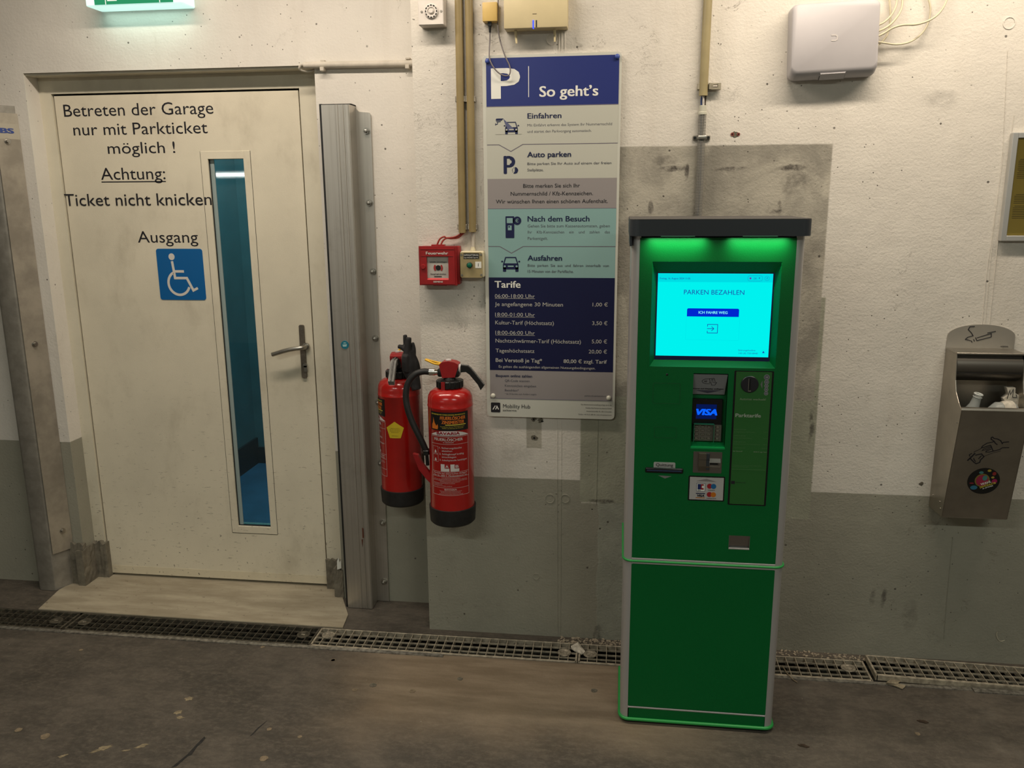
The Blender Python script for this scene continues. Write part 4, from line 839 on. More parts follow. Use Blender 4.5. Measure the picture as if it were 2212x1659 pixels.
R_ = lambda z0, z1: [(px0, z0), (px1, z0), (px1, z1), (px0, z1)]
panel('header_panel', M['board_blue'], R_(Z2, Z1), 3)
panel('step_panel', M['board_light'], R_(Z4, Z3), 0)
panel('note_panel', M['board_grey'], R_(Z5, Z4), 0)
panel('step_panel', M['board_teal'], R_(Z7, Z6), 0)
panel('tariff_panel', M['board_navy'], R_(Z8, Z7), 1)
panel('online_panel', M['board_grey'], R_(Z9, Z8), 0)
def arrow(z, ax, bx, tip, top, mat):
    panel('step_panel', mat, [(px0, top), (px0, z), (ax, z), ((ax+bx)/2, tip), (bx, z), (px1, z), (px1, top)], 2)
    d = 0.0022; mk('panel_shadow_line', prism([(px0, z), (ax, z), ((ax+bx)/2, tip), (bx, z), (px1, z), (px1, z-d), (bx+0.001, z-d), ((ax+bx)/2, tip-d*1.3), (ax-0.001, z-d), (px0, z-d)], yb-0.0007, yb+0.001), M['seam'], bd)
arrow(Z3, -0.4048, -0.3274, 1.7497, Z2, M['board_light'])
arrow(Z6, -0.4057, -0.3271, 1.4193, Z5, M['board_teal'])
for zz0, zz1, dd in ((Z2-0.0018, Z2, 0.0014), (Z9-0.002, Z9, 0.0010), (Z5-0.0010, Z5+0.0008, 0.0012)): mk('panel_seam', box(px0, px1, yb-dd, yb, zz0, zz1), M['seam'], bd)
yt = yb-0.0016
NV, WT = M['navy'], M['white_print']
text('P', -0.4227,1.9153,-0.3413,0.0958, yt, WT, bd, bold=0.035)
mk('divider_line', box(-0.3082, -0.3060, yt, yb, 1.9168, 2.0110), WT, bd)
text('So geht’s', -0.2714,1.9171,-0.0845,0.0335, yt, WT, bd, bold=0.02)
text('Einfahren', -0.3106,1.8505,-0.2011,0.0173, yb-0.0012, NV, bd, bold=0.016)
DG = simple('grey_print', (0.07, 0.07, 0.09), 0.4)
text('Mit Einfahrt erkennt das System Ihr Nummernschild', -0.3114,1.8256,-0.0377,0.0087, yb-0.0012, DG, bd)
text('und startet den Parkvorgang automatisch.', -0.3115,1.8059,-0.1031,0.0087, yb-0.0012, DG, bd)
text('Auto parken', -0.3117,1.7294,-0.1690,0.0177, yb-0.0012, NV, bd, bold=0.016)
text('Bitte parken Sie Ihr Auto auf einem der freien', -0.3117,1.7046,-0.0378,0.0085, yb-0.001, DG, bd)
text('Stellplätze.', -0.3118,1.6846,-0.2587,0.0089, yb-0.001, DG, bd)
text('Bitte merken Sie sich Ihr', -0.3260,1.6320,-0.1389,0.0129, yb-0.001, M['black_print'], bd)
text('Nummernschild / Kfz-Kennzeichen.', -0.3679,1.6069,-0.0959,0.0130, yb-0.001, M['black_print'], bd)
text('Wir wünschen Ihnen einen schönen Aufenthalt.', -0.4176,1.5817,-0.0471,0.0131, yb-0.001, M['black_print'], bd)
text('Nach dem Besuch', -0.3111,1.5225,-0.1065,0.0184, yb-0.0012, NV, bd, bold=0.016)
text('Gehen Sie bitte zum Kassenautomaten, geben', -0.3112,1.5027,-0.0389,0.0101, yb-0.0012, DG, bd)
text('Ihr    Kfz-Kennzeichen    ein    und    zahlen    das', -0.3112,1.4830,-0.0385,0.0097, yb-0.0012, DG, bd)
text('Parkentgelt.', -0.3113,1.4620,-0.2438,0.0102, yb-0.0012, DG, bd)
text('Ausfahren', -0.3114,1.3937,-0.1964,0.0179, yb-0.001, NV, bd, bold=0.016)
text('Bitte  parken  Sie  aus  und  fahren  innerhalb  von', -0.3115,1.3730,-0.0396,0.0090, yb-0.001, DG, bd)
text('15 Minuten von der Parkfläche.', -0.3115,1.3530,-0.1570,0.0094, yb-0.001, DG, bd)
PT = simple('pale_print', (0.46, 0.45, 0.42), 0.45)
text('Tarife', -0.4242,1.3016,-0.3368,0.0237, yb-0.0012, M['white_print'], bd, bold=0.02)
text('06:00-18:00 Uhr', -0.4246,1.2669,-0.2875,0.0133, yb-0.0012, PT, bd, under=True)
text('Je angefangene 30 Minuten', -0.4249,1.2390,-0.1917,0.0138, yb-0.0012, PT, bd)
text('1,00 €', -0.0918,1.2407,-0.0407,0.0131, yb-0.0012, PT, bd)
text('18:00-01:00 Uhr', -0.4243,1.2033,-0.2875,0.0134, yb-0.0012, PT, bd, under=True)
text('Kultur-Tarif (Höchstsatz)', -0.4242,1.1753,-0.2224,0.0139, yb-0.0012, PT, bd)
text('3,50 €', -0.0923,1.1774,-0.0409,0.0133, yb-0.0012, PT, bd)
text('18:00-06:00 Uhr', -0.4241,1.1405,-0.2876,0.0135, yb-0.0012, PT, bd, under=True)
text('Nachtschwärmer-Tarif (Höchstsatz)', -0.4240,1.1123,-0.1296,0.0141, yb-0.0012, PT, bd)
text('5,00 €', -0.0928,1.1144,-0.0411,0.0134, yb-0.0012, PT, bd)
text('Tageshöchstsatz', -0.4239,1.0777,-0.2890,0.0137, yb-0.0012, PT, bd)
text('20,00 €', -0.1027,1.0793,-0.0409,0.0135, yb-0.0012, PT, bd)
text('Bei Verstoß je Tag*', -0.4238,1.0440,-0.2626,0.0137, yb-0.0012, PT, bd, bold=0.014)
text('80,00 € zzgl. Tarif', -0.1881,1.0445,-0.0407,0.0131, yb-0.0012, PT, bd, bold=0.014)
text('Es gelten die aushängenden allgemeinen Nutzungsbedingungen.', -0.4136,1.0235,-0.0791,0.0090, yb-0.0012, PT, bd)
text('Bequem online zahlen', -0.4239,0.9910,-0.2975,0.0096, yb-0.001, NV, bd, bold=0.014)
text('QR-Code scannen', -0.3924,0.9741,-0.3055,0.0086, yb-0.001, DG, bd)
text('Kennzeichen eingeben', -0.3926,0.9562,-0.2835,0.0086, yb-0.001, DG, bd)
text('Bezahlen*', -0.3927,0.9399,-0.3436,0.0082, yb-0.001, DG, bd)
text('* bis 24 Stunden nach Ausfahrt möglich', -0.3928,0.9283,-0.2821,0.0053, yb-0.001, DG, bd)
text('parken.mh-parkservice.at', -0.1146,0.9281,-0.0409,0.0052, yb-0.001, DG, bd)
lgm = mk('logo_tile', prism(rrect(-0.4430,-0.4100,0.8629,0.8980, 0.003), yb-0.0008, yb+0.001), M['black_print'], bd)
mk('logo_mark', join(ribbon([(-0.4361,0.8729), (-0.4274,0.8867)], 0.0032, yb-0.0014, yb), ribbon([(-0.4266,0.8732), (-0.4217,0.8830)], 0.0032, yb-0.0014, yb), ribbon([(-0.4226,0.8869), (-0.4161,0.8734)], 0.0032, yb-0.0014, yb)), WT, lgm)
text('Mobility Hub', -0.3999,0.8795,-0.3042,0.0146, yb-0.0008, M['black_print'], bd)
text('parkservice', -0.4000,0.8689,-0.3530,0.0058, yb-0.0008, M['black_print'], bd, bold=0.01)
text('Die Parkraumbewirtschaftung erfolgt durch die', -0.1267,0.8967,-0.0215,0.0043, yb-0.0008, M['black_print'], bd)
text('Mobility Hub Parkservice Austria GmbH', -0.1108,0.8848,-0.0213,0.0043, yb-0.0008, M['black_print'], bd)
text('Krottenseestraße 45 | 4810 Gmunden', -0.1069,0.8731,-0.0210,0.0043, yb-0.0008, M['black_print'], bd)
text('Telefon: +43 72 01 089 40 | www.mh-parkservice.at', -0.1361,0.8614,-0.0208,0.0043, yb-0.0008, M['black_print'], bd)
for i, (cx, cz, c_) in enumerate(((-0.4395,2.0291, 'b'), (-0.0254,2.0321, 'b'), (-0.4348,0.9230, 'w'), (-0.0316,0.9246, 'w'))):
    mk('screw_cap', lathey([(0.0082, 0), (0.0082, 0.004), (0.0068, 0.0075), (0.003, 0.009), (0, 0.0092)], cx, cz, yb-0.0005, 20), simple('cap_blue', (0.05, 0.085, 0.33), 0.35) if c_ == 'b' else simple('cap_white', (0.66, 0.65, 0.55), 0.35), bd, smooth=50)
# pictograms
def car(cx, z0, w, k, y):
    h = w*0.80; o = []
    o.append(prism(rrect(cx-w*0.42, cx+w*0.42, z0+h*0.16, z0+h*0.56, w*0.07), y, yb))
    for s_ in (-1, 1):
        o.append(prism(rrect(cx+s_*w*0.335-w*0.085, cx+s_*w*0.335+w*0.085, z0, z0+h*0.3, w*0.03), y, yb)); o.append(prism(ell(cx+s_*w*0.46, z0+h*0.68, w*0.055, w*0.045, 14), y, yb))
    o.append(ribbon([(cx-w*0.38, z0+h*0.52), (cx-w*0.27, z0+h*0.95), (cx+w*0.27, z0+h*0.95), (cx+w*0.38, z0+h*0.52)], w*0.055, y, yb))
    mk('car_pictogram', join(*o), NV, bd)
    d = [prism(ell(cx+s_*w*0.32, z0+h*0.36, w*0.055, n=16), y-0.0004, yb) for s_ in (-1, 1)]+[prism(rrect(cx-w*0.16, cx+w*0.16, z0+h*0.32, z0+h*0.41, w*0.02), y-0.0004, yb)]
    mk('car_detail', join(*d), k, bd)
car(-0.3637, 1.8025, -0.3395--0.3887, M['board_light'], yt)
car(-0.3693, 1.3556, -0.3378--0.4008, M['board_teal'], yb-0.001)
mk('camera_pictogram', join(prism([(-0.4147,1.8457), (-0.3955,1.8458), (-0.3900,1.8523), (-0.4126,1.8523), (-0.4147,1.8509)], yt, yb), prism([(-0.4148,1.8439), (-0.3974,1.8439), (-0.4002,1.8413), (-0.4120,1.8412)], yt, yb), ribbon([(-0.4088,1.8411), (-0.4097,1.8349), (-0.4157,1.8341)], 0.002, yt, yb), ribbon([(-0.4156,1.8375), (-0.4157,1.8312)], 0.0022, yt, yb)), NV, bd)
mk('camera_beam', prism([(-0.3905,1.8518), (-0.3551,1.8187), (-0.3739,1.8138), (-0.3839,1.8340)], yt-0.0001, yb), simple('beam_violet', (0.10, 0.11, 0.20), 0.4), bd)
mk('ground_line', box(-0.4163, -0.3295, yt, yb, 1.8022, 1.8029), simple('line_grey', (0.33, 0.31, 0.27), 0.5), bd)
mk('parking_pictogram', join(prism(rrect(-0.3906,-0.3797,1.6768,1.7344, 0.003), yb-0.001, yb), prism(arcband(-0.3699,1.7156, -0.3628--0.3691, -0.3526--0.3702, -pi/2, pi/2, 18), yb-0.001, yb),
    prism([(-0.3795,1.7343), (-0.3690,1.7341), (-0.3691,1.7257), (-0.3796,1.7258)], yb-0.001, yb), prism([(-0.3798,1.7056), (-0.3692,1.7055), (-0.3693,1.6976), (-0.3798,1.6977)], yb-0.001, yb)), NV, bd)
mk('clock_pictogram', join(prism([(-0.3532,1.6988), (-0.3472,1.6972), (-0.3430,1.6919), (-0.3424,1.6873), (-0.3457,1.6798), (-0.3528,1.6771), (-0.3584,1.6784), (-0.3539,1.6844)], yb-0.001, yb), *[ribbon([(-0.3575,1.6951), (-0.3559,1.6966)], 0.002, yb-0.001, yb), ribbon([(-0.3619,1.6921), (-0.3598,1.6928)], 0.002, yb-0.001, yb), ribbon([(-0.3630,1.6883), (-0.3607,1.6883)], 0.002, yb-0.001, yb), ribbon([(-0.3615,1.6830), (-0.3594,1.6842)], 0.002, yb-0.001, yb)]), NV, bd)
kp = mk('machine_pictogram', join(prism(rrect(-0.3857,-0.3564,1.4682,1.5397, 0.002), yt, yb), prism(ell(-0.3466,1.5251, -0.3327--0.3466), yt, yb)), NV, bd)
mk('machine_detail', join(prism(rrect(-0.3813,-0.3615,1.5172,1.5340, 0.001), yt-0.0004, yb), sheet(*(-0.3779,-0.3653,1.4939,1.5094), [(-0.3761, -0.3707, 1.5027, 1.5071)], yt-0.0004, yb, wallp)), M['board_teal'], kp)
text('€', -0.3525,1.5194,-0.3417,0.0123, yt-0.0004, M['board_teal'], kp, bold=0.01)

# ------------------------------------------------------------------ fire extinguishers
M['ext_label'] = simple('label_black', (0.008, 0.008, 0.008), 0.35)
M['orange'] = simple('label_orange', (0.62, 0.16, 0.02), 0.4)
M['label_yellow'] = simple('label_yellow', (0.62, 0.50, 0.06), 0.4)
M['label_white'] = simple('label_white', (0.60, 0.56, 0.54), 0.4)
M['dust'] = simple('dusty_plastic', (0.14, 0.135, 0.125), 0.7, var=0.5, scale=60)
def extinguisher(loc, rz, label, lever_mat, rear):
    cx, cy, z0 = loc
    e = thing('fire_extinguisher', loc, label, 'extinguisher', 'fire extinguishers')
    r = 0.0775
    mk('cylinder', lathe([(0.070, 0.045), (r, 0.050), (r, 0.418), (r+0.0012, 0.420), (r+0.0012, 0.424), (r, 0.426), (r, 0.440), (r*0.975, 0.455), (r*0.88, 0.469), (r*0.70, 0.478), (r*0.52, 0.482), (0.034, 0.486), (0.033, 0.492)], cx, cy, z0, 48), M['red'], e, smooth=35)
    foot = mk('foot_ring', lathe([(0.060, 0.006), (0.074, 0.0), (0.0795, 0.006), (0.0822, 0.054), (0.0822, 0.060), (0.0775, 0.061)], cx, cy, z0, 48), M['rubber'], e, smooth=35)
    ring = []
    for i in range(16):
        a = 2*pi*i/16; ring.append(rot_vf(bbox(-0.0066, 0.0066, -0.004, 0.004, 0.0, 0.024, 0.0015, 1), Matrix.Translation((cx, cy, z0+0.484)) @ Matrix.Rotation(a, 4, 'Z') @ Matrix.Translation((0.0425, 0, 0)) @ Matrix.Rotation(pi/2, 4, 'Z')))
    mk('neck_ring', join(lathe([(0.040, 0.484), (0.0440, 0.486), (0.0440, 0.503), (0.041, 0.509), (0.026, 0.512)], cx, cy, z0, 36), *ring), M['black'], e, smooth=35)
    mk('valve', join(lathe([(0.028, 0.505), (0.024, 0.512), (0.0190, 0.520), (0.0190, 0.560)], cx, cy, z0, 24), bbox(cx-0.040, cx+0.036, cy-0.018, cy+0.018, z0+0.520, z0+0.548, 0.006, 2)), M['black'], e, smooth=40)
    hd = [(cx-0.031, z0+0.560), (cx-0.030, z0+0.566), (cx-0.020, z0+0.573), (cx, z0+0.576), (cx+0.020, z0+0.573), (cx+0.034, z0+0.566), (cx+0.034, z0+0.558), (cx+0.022, z0+0.521), (cx-0.022, z0+0.518)]
    mk('valve_hood', prism(hd, cy-0.0215, cy+0.0215), M['red_plastic'], e)
    mk('strike_knob', lathe([(0.010, 0.574), (0.010, 0.579), (0.008, 0.580)], cx-0.003, cy, z0, 20), M['label_white'], e, smooth=40)
    zt = z0
    mk('safety_pin', join(*[tube([(cx-0.030, cy+s_*0.012, zt+0.563), (cx-0.050, cy+s_*0.014, zt+0.566), (cx-0.083, cy+s_*0.003, zt+0.577)], 0.0036, 8, 4) for s_ in (-1, 1)], cyl((cx-0.034, cy-0.014, zt+0.563), (cx-0.034, cy+0.014, zt+0.563), 0.0042, n=10)), M['yellow'], e, smooth=60)
    lv = [(0.034, 0.560), (0.066, 0.557), (0.074, 0.549), (0.120, 0.492), (0.116, 0.486), (0.108, 0.476), (0.104, 0.484), (0.098, 0.496), (0.070, 0.530), (0.058, 0.538), (0.030, 0.536)]
    mk('lever_handle', prism([(cx+a, z0+b) for a, b in lv], cy-0.0105, cy+0.0105), lever_mat, e)
    mk('lever_edge', join(tube([(cx+0.034, cy, z0+0.5615), (cx+0.065, cy, z0+0.5585), (cx+0.074, cy, z0+0.5505), (cx+0.119, cy, z0+0.494)], 0.0030, 6, 1)), M['dust'], e)
    mk('handle_collar', cyl((cx+0.034, cy, z0+0.548), (cx+0.040, cy, z0+0.548), 0.016, n=16), M['label_white'] if not rear else M['black'], e, smooth=40)
    mk('seal_strip', join(*[box(cx-0.021+0.0, cx-0.008, cy-0.0452, cy-0.043, z0+0.470, z0+0.509)]), M['red_plastic'], e)
    # hose leaves the valve to the left, bends down and ends in a clip
    zo = lambda zz: z0+zz
    mk('hose_fitting', join(cyl((cx-0.038, cy, zo(0.534)), (cx-0.052, cy, zo(0.534)), 0.0105, n=14), cyl((cx-0.050, cy, zo(0.534)), (cx-0.070, cy, zo(0.534)), 0.0128, n=14)), M['chrome'], e, smooth=40)
    hp_ = [(-0.066, 0.534, 0), (-0.095, 0.5345, -0.002), (-0.122, 0.523, -0.006), (-0.145, 0.492, -0.010), (-0.152, 0.450, -0.014), (-0.146, 0.405, -0.018), (-0.131, 0.360, -0.020), (-0.112, 0.320, -0.022), (-0.096, 0.285, -0.022), (-0.086, 0.258, -0.020)]
    if not rear: mk('hose', tube([(cx+a, cy+c_, zo(b)) for a, b, c_ in hp_], 0.0110, 12, 6), M['rubber'], e, smooth=60)
    if not rear: mk('hose_clip', join(bbox(cx-0.094, cx-0.074, cy-0.032, cy+0.0, zo(0.244), zo(0.262), 0.002, 1), cyl((cx-0.084, cy-0.018, zo(0.246)), (cx-0.082, cy-0.018, zo(0.205)), 0.006, n=10)), M['black'], e)
    if not rear:
        mk('nozzle_lever', join(prism([(cx-0.132, zo(0.247)), (cx-0.113, zo(0.243)), (cx-0.100, zo(0.213)), (cx-0.072, zo(0.176)), (cx-0.070, zo(0.140)), (cx-0.086, zo(0.156)), (cx-0.112, zo(0.190))], cy-0.026, cy-0.008)), M['red_plastic'], e)
    # printed label wrapped around the cylinder
    c0 = radians(7.0)
    def wrap(rr): return lambda u, v: (cx+rr*sin(c0+u/r), cy-rr*cos(c0+u/r), z0+v)
    def patch(name, u0, u1, v0, v1, mat, rr, n=14, top=None):
        V, F = [], []
        for i in range(n+1):
            u = u0+(u1-u0)*i/n; vt = v1 if top is None else v0+(v1-v0)*max(0.05, (1-abs(2*i/n-1)**top))
            V += [wrap(rr)(u, v0), wrap(rr)(u, vt)]
        F = [(2*i, 2*i+2, 2*i+3, 2*i+1) for i in range(n)]
        return mk(name, (V, F), mat, e, recalc=False)
    patch('label_black', -0.0715, 0.0715, 0.348, 0.412, M['ext_label'], r+0.0006)
    W1, W2 = wrap(r+0.0011), wrap(r+0.0014)
    text('IHR PARTNER FÜR VORBEUGENDEN BRANDSCHUTZ', -0.066, 0.402, 0.058, 0.0042, 0, M['label_yellow'], e, tf=W1, bold=0.01)
    text('FEUERLÖSCHER', -0.030, 0.3870, 0.058, 0.0115, 0, M['orange'], e, tf=W1, bold=0.04, shear=0.12)
    text('ZINSMEISTER', -0.025, 0.3725, 0.053, 0.0115, 0, M['orange'], e, tf=W1, bold=0.04, shear=0.12)
    patch('label_stripe', -0.012, 0.060, 0.3672, 0.3700, M['label_yellow'], r+0.0011)
    text('Feuerlöscher Service Wartung Verkauf', -0.030, 0.3610, 0.054, 0.003, 0, M['label_yellow'], e, tf=W1)
    text('Telefon und Adresse der Prüfstelle', -0.024, 0.3555, 0.050, 0.003, 0, M['label_yellow'], e, tf=W1)
    fl = []
    for du, hh, lean in ((-0.062, 0.030, 0.3), (-0.056, 0.040, -0.1), (-0.049, 0.026, -0.35), (-0.044, 0.018, 0.2)):
        pts = [(du-0.0035, 0.352), (du+0.0035, 0.352), (du+0.0045+lean*0.004, 0.352+hh*0.45), (du+lean*0.02, 0.352+hh), (du-0.004+lean*0.004, 0.352+hh*0.5)]
        n0 = sum(len(q) for q, _ in fl); fl.append(([W1(u, v) for u, v in pts], [tuple(range(5))]))
    mk('flame_print', join(*fl), M['orange'], e, recalc=False)
    patch('brand_cap', -0.0715, 0.0715, 0.330, 0.347, M['label_white'], r+0.0006, 18, top=2.6)
    text('BAVARIA', -0.044, 0.3345, 0.036, 0.0100, 0, simple('brand_red', (0.26, 0.008, 0.02), 0.4), e, tf=W1, bold=0.035)
    text('B R A N D S C H U T Z', -0.043, 0.3300, 0.036, 0.0028, 0, M['black_print'], e, tf=W1)
    LW = M['label_white']
    for (u0, u1, v0, v1) in ((-0.0705, 0.0705, 0.3265, 0.3275), (-0.0705, -0.0695, 0.118, 0.3275), (0.0695, 0.0705, 0.118, 0.3275), (-0.0705, 0.0705, 0.118, 0.119), (-0.0705, 0.0705, 0.3005, 0.3013), (-0.0705, 0.0705, 0.2020, 0.2028), (-0.0705, 0.0705, 0.1845, 0.1853), (-0.0705, 0.0705, 0.1450, 0.1458)):
        patch('label_line', u0, u1, v0, v1, LW, r+0.0008)
    text('FEUERLÖSCHER', -0.055, 0.3125, 0.047, 0.0100, 0, LW, e, tf=W1, bold=0.012)
    text('6 l SCHAUM', -0.021, 0.3055, 0.014, 0.0038, 0, LW, e, tf=W1)
    text('1. Sicherungslasche', -0.036, 0.2850, 0.042, 0.0062, 0, LW, e, tf=W1)
    text('abziehen', -0.027, 0.2750, 0.009, 0.0058, 0, LW, e, tf=W1)
    text('2. Schlagknopf kräftig', -0.036, 0.2635, 0.050, 0.0062, 0, LW, e, tf=W1)
    text('einschlagen', -0.027, 0.2535, 0.022, 0.0058, 0, LW, e, tf=W1)
    text('3. Löschpistole betätigen', -0.036, 0.2420, 0.062, 0.0062, 0, LW, e, tf=W1)
    for v0 in (0.2655, 0.2370):
        for (a, b, c_, d_) in ((-0.064, -0.041, v0, v0+0.0006), (-0.064, -0.041, v0+0.0255, v0+0.0261), (-0.064, -0.0634, v0, v0+0.026), (-0.0416, -0.041, v0, v0+0.026)): patch('pictogram_line', a, b, c_, d_, LW, r+0.0008, 4)
        patch('pictogram', -0.057, -0.048, v0+0.003, v0+0.014, LW, r+0.0008, 4, top=2)
    for u0, ch in ((-0.032, 'A'), (0.002, 'B')):
        patch('class_tile', u0, u0+0.030, 0.2045, 0.2300, LW, r+0.0008, 6); patch('class_square', u0+0.014, u0+0.030, 0.2155, 0.2300, M['red_plastic'], r+0.0011, 4)
        text(ch, u0+0.0175, 0.2180, u0+0.0270, 0.0095, 0, LW, e, tf=W2, bold=0.03)
    text('Vorsicht bei elektrischen Anlagen!', -0.062, 0.1948, 0.062, 0.0056, 0, LW, e, tf=W1)
    text('Nur bis 1000 V. Mindestabstand 1m.', -0.062, 0.1870, 0.062, 0.0056, 0, LW, e, tf=W1)
    for v_, a, b in ((0.1790, -0.030, 0.034), (0.1745, -0.060, 0.060), (0.1700, -0.064, 0.062), (0.1655, -0.036, 0.034), (0.1605, -0.064, 0.016), (0.1560, -0.064, -0.028), (0.1510, -0.064, 0.006)):
        text('Nach jeder Betätigung den Feuerlöscher überprüfen und neu füllen lassen', a, v_, b, 0.0026, 0, LW, e, tf=W1)
    text('BAVARIA', -0.020, 0.1370, 0.022, 0.0052, 0, LW, e, tf=W1, bold=0.02)
    for v_, a, b in ((0.1320, -0.038, 0.040), (0.1270, -0.034, 0.036), (0.1220, -0.040, 0.044)):
        text('Brandschutz Industrie GmbH Waldmünchen Germany', a, v_, b, 0.0026, 0, LW, e, tf=W1)
    if rear:
        # yellow pentagon test badge
        pa = 1.42*r
        pen = [(pa+0.0345*cos(pi/2+2*pi*k/5), 0.298+0.0345*sin(pi/2+2*pi*k/5)) for k in range(5)]
        def fan(pts, rr, steps=6):
            V, F = [], []; cu, cv = sum(p[0] for p in pts)/len(pts), sum(p[1] for p in pts)/len(pts)
            for s_ in range(steps+1):
                t_ = s_/steps
                for k in range(len(pts)):
                    a, b = pts[k], pts[(k+1) % len(pts)]
                    for j in range(4):
                        u, v = a[0]+(b[0]-a[0])*j/4, a[1]+(b[1]-a[1])*j/4; V.append(wrap(rr)(cu+(u-cu)*t_, cv+(v-cv)*t_))
            n_ = len(pts)*4
            for s_ in range(steps): F += [(s_*n_+i, s_*n_+(i+1) % n_, (s_+1)*n_+(i+1) % n_, (s_+1)*n_+i) for i in range(n_)]
            return V, F
        lab(mk('test_badge', fan(pen, r+0.0010), simple('badge_yellow', (0.55, 0.42, 0.02), 0.4), e, recalc=False), 'yellow pentagon inspection badge')
        for v_, a, b in ((0.306, -0.016, 0.016), (0.301, -0.020, 0.020), (0.296, -0.018, 0.018), (0.291, -0.014, 0.014), (0.278, -0.012, 0.012)):
            text('geprüft nach Norm', pa+a, v_, pa+b, 0.0026, 0, M['black_print'], e, tf=wrap(r+0.0014))
    e.rotation_euler = (0, 0, rz)
    return e
extinguisher((-0.5715, -0.096, 0.4865), 0.0, 'front red fire extinguisher with its hose on the wall below the call point', M['black'], False)
extinguisher((-0.8050, 0.100, 0.4750), radians(-88), 'rear red fire extinguisher in the recess with a yellow test badge', simple('dusty_lever', (0.17, 0.165, 0.15), 0.6, var=0.3, scale=40), True)
# wall hooks that carry them
tag(mk('wall_hook', join(box(-0.60, -0.545, -0.022, 0.0, 0.93, 0.97), box(-0.58, -0.565, -0.03, -0.015, 0.90, 0.94)), M['zinc']), 'small wall hook behind the neck of the front extinguisher', 'hook', 'extinguisher hooks')
tag(mk('wall_hook', join(box(-0.83, -0.78, 0.18, 0.205, 0.92, 0.96), box(-0.812, -0.797, 0.172, 0.19, 0.89, 0.93)), M['zinc']), 'small wall hook behind the neck of the rear extinguisher', 'hook', 'extinguisher hooks')

# ------------------------------------------------------------------ work glove stuck on the rear extinguisher
def blob(paths):
    return join(*[tube(p, 0, 12, 5, rads=r_) for p, r_ in paths])
gl_paths = [
    ([(-0.7626,0.0550,1.1232), (-0.7615,0.0550,1.0969), (-0.7566,0.0550,1.0705)], (0.0075, 0.0105)),
    ([(-0.7438,0.0350,1.1167), (-0.7490,0.0350,1.0843), (-0.7532,0.0350,1.0518)], (0.0105, 0.0140)),
    ([(-0.7875,0.0450,1.0823), (-0.7743,0.0450,1.0791), (-0.7583,0.0450,1.0682)], (0.0080, 0.0100)),
    ([(-0.7554,0.0200,1.0546), (-0.7578,0.0220,1.0298), (-0.7570,0.0300,0.9936)], (0.0110, 0.0135)),
    ([(-0.7386,0.0600,1.0943), (-0.7340,0.0550,1.0708), (-0.7359,0.0500,1.0370)], (0.0075, 0.0120)),
    ([(-0.7481,0.0450,1.0663), (-0.7434,0.0450,1.0215), (-0.7420,0.0500,0.9794)], (0.0190, 0.0250)),
    ([(-0.7381,0.0450,1.0583), (-0.7303,0.0500,1.0208), (-0.7309,0.0550,0.9786)], (0.0110, 0.0240)),
    ([(-0.7417,0.0500,0.9877), (-0.7312,0.0450,0.9559), (-0.7227,0.0400,0.9242)], (0.0260, 0.0170)),
    ([(-0.7527,0.0450,0.9905), (-0.7439,0.0400,0.9712), (-0.7363,0.0400,0.9507)], (0.0190, 0.0160)),
]
go = tag(mk('work_glove', blob(gl_paths), simple('glove_black', (0.018, 0.017, 0.018), 0.75, var=0.35, scale=50, bump=0.3, bscale=400), smooth=80), 'black work glove propped fingers up on the rear fire extinguisher', 'glove')
rm = go.modifiers.new('remesh', 'REMESH'); rm.mode = 'VOXEL'; rm.voxel_size = 0.0028; rm.use_smooth_shade = True
sm = go.modifiers.new('smooth', 'SMOOTH'); sm.factor = 0.5; sm.iterations = 6

# ------------------------------------------------------------------ stainless waste bin at the right
bn = thing('waste_bin', (1.153, -0.08, 0.572), 'stainless steel wall bin with an arched back plate and a round sticker', 'bin')
HX0, HX1 = 1.0530, 1.2540
M['bin'] = simple('bin_steel', (0.40, 0.365, 0.31), 0.36, 0.95, var=0.14, scale=7)
side = [(-0.001, 0.570), (-0.115, 0.577), (-0.175, 0.950), (-0.150, 0.966), (-0.118, 0.995), (-0.104, 1.030), (-0.098, 1.075), (-0.093, 1.114), (-0.001, 1.114)]
for x0, x1 in ((HX0, HX0+0.002), (HX1-0.002, HX1)): mk('side_panel', prismx(side, x0, x1), M['bin'], bn)
fv = Vector((0, -0.175+0.115, 0.953-0.577)).normalized(); fn_ = Vector((0, -fv.z, fv.y))
def bp(u, v, d=0.0005): p = Vector((u, -0.115, 0.577))+fv*v+fn_*d; return (p.x, p.y, p.z)
FL = Vector((0, -0.06, 0.376)).length
mk('front_panel', prismx([(-0.113, 0.577), (-0.115, 0.577), (-0.175, 0.950), (-0.172, 0.956), (-0.164, 0.958), (-0.158, 0.954), (-0.160, 0.949), (-0.169, 0.948)], HX0+0.001, HX1-0.001), M['bin'], bn)
mk('back_panel', box(HX0+0.002, HX1-0.002, -0.004, -0.001, 0.570, 1.114), M['bin'], bn)
mk('floor_panel', box(HX0+0.002, HX1-0.002, -0.115, -0.001, 0.575, 0.578), M['bin'], bn)
arch = [(HX0-0.001, 1.112)]+[(1.1555+0.1025*cos(a), 1.155+0.038*sin(a)) for a in [pi-pi*i/18 for i in range(19)]]+[(HX1+0.004, 1.112)]
mk('arched_back_plate', prism(arch, -0.004, -0.0005), simple('bin_plate', (0.42, 0.39, 0.34), 0.42, 0.6, var=0.08, scale=6), bn)
mk('top_lid', bbox(HX0-0.001, HX1+0.001, -0.096, -0.001, 1.110, 1.116, 0.001, 1), M['bin'], bn)
hood = [(-0.092, 1.108)]+[(-0.070-0.030*cos(a), 1.070+0.040*sin(a)) for a in [radians(60-i*130/10) for i in range(11)]]+[(-0.055, 1.020), (-0.050, 1.030), (-0.060, 1.09)]
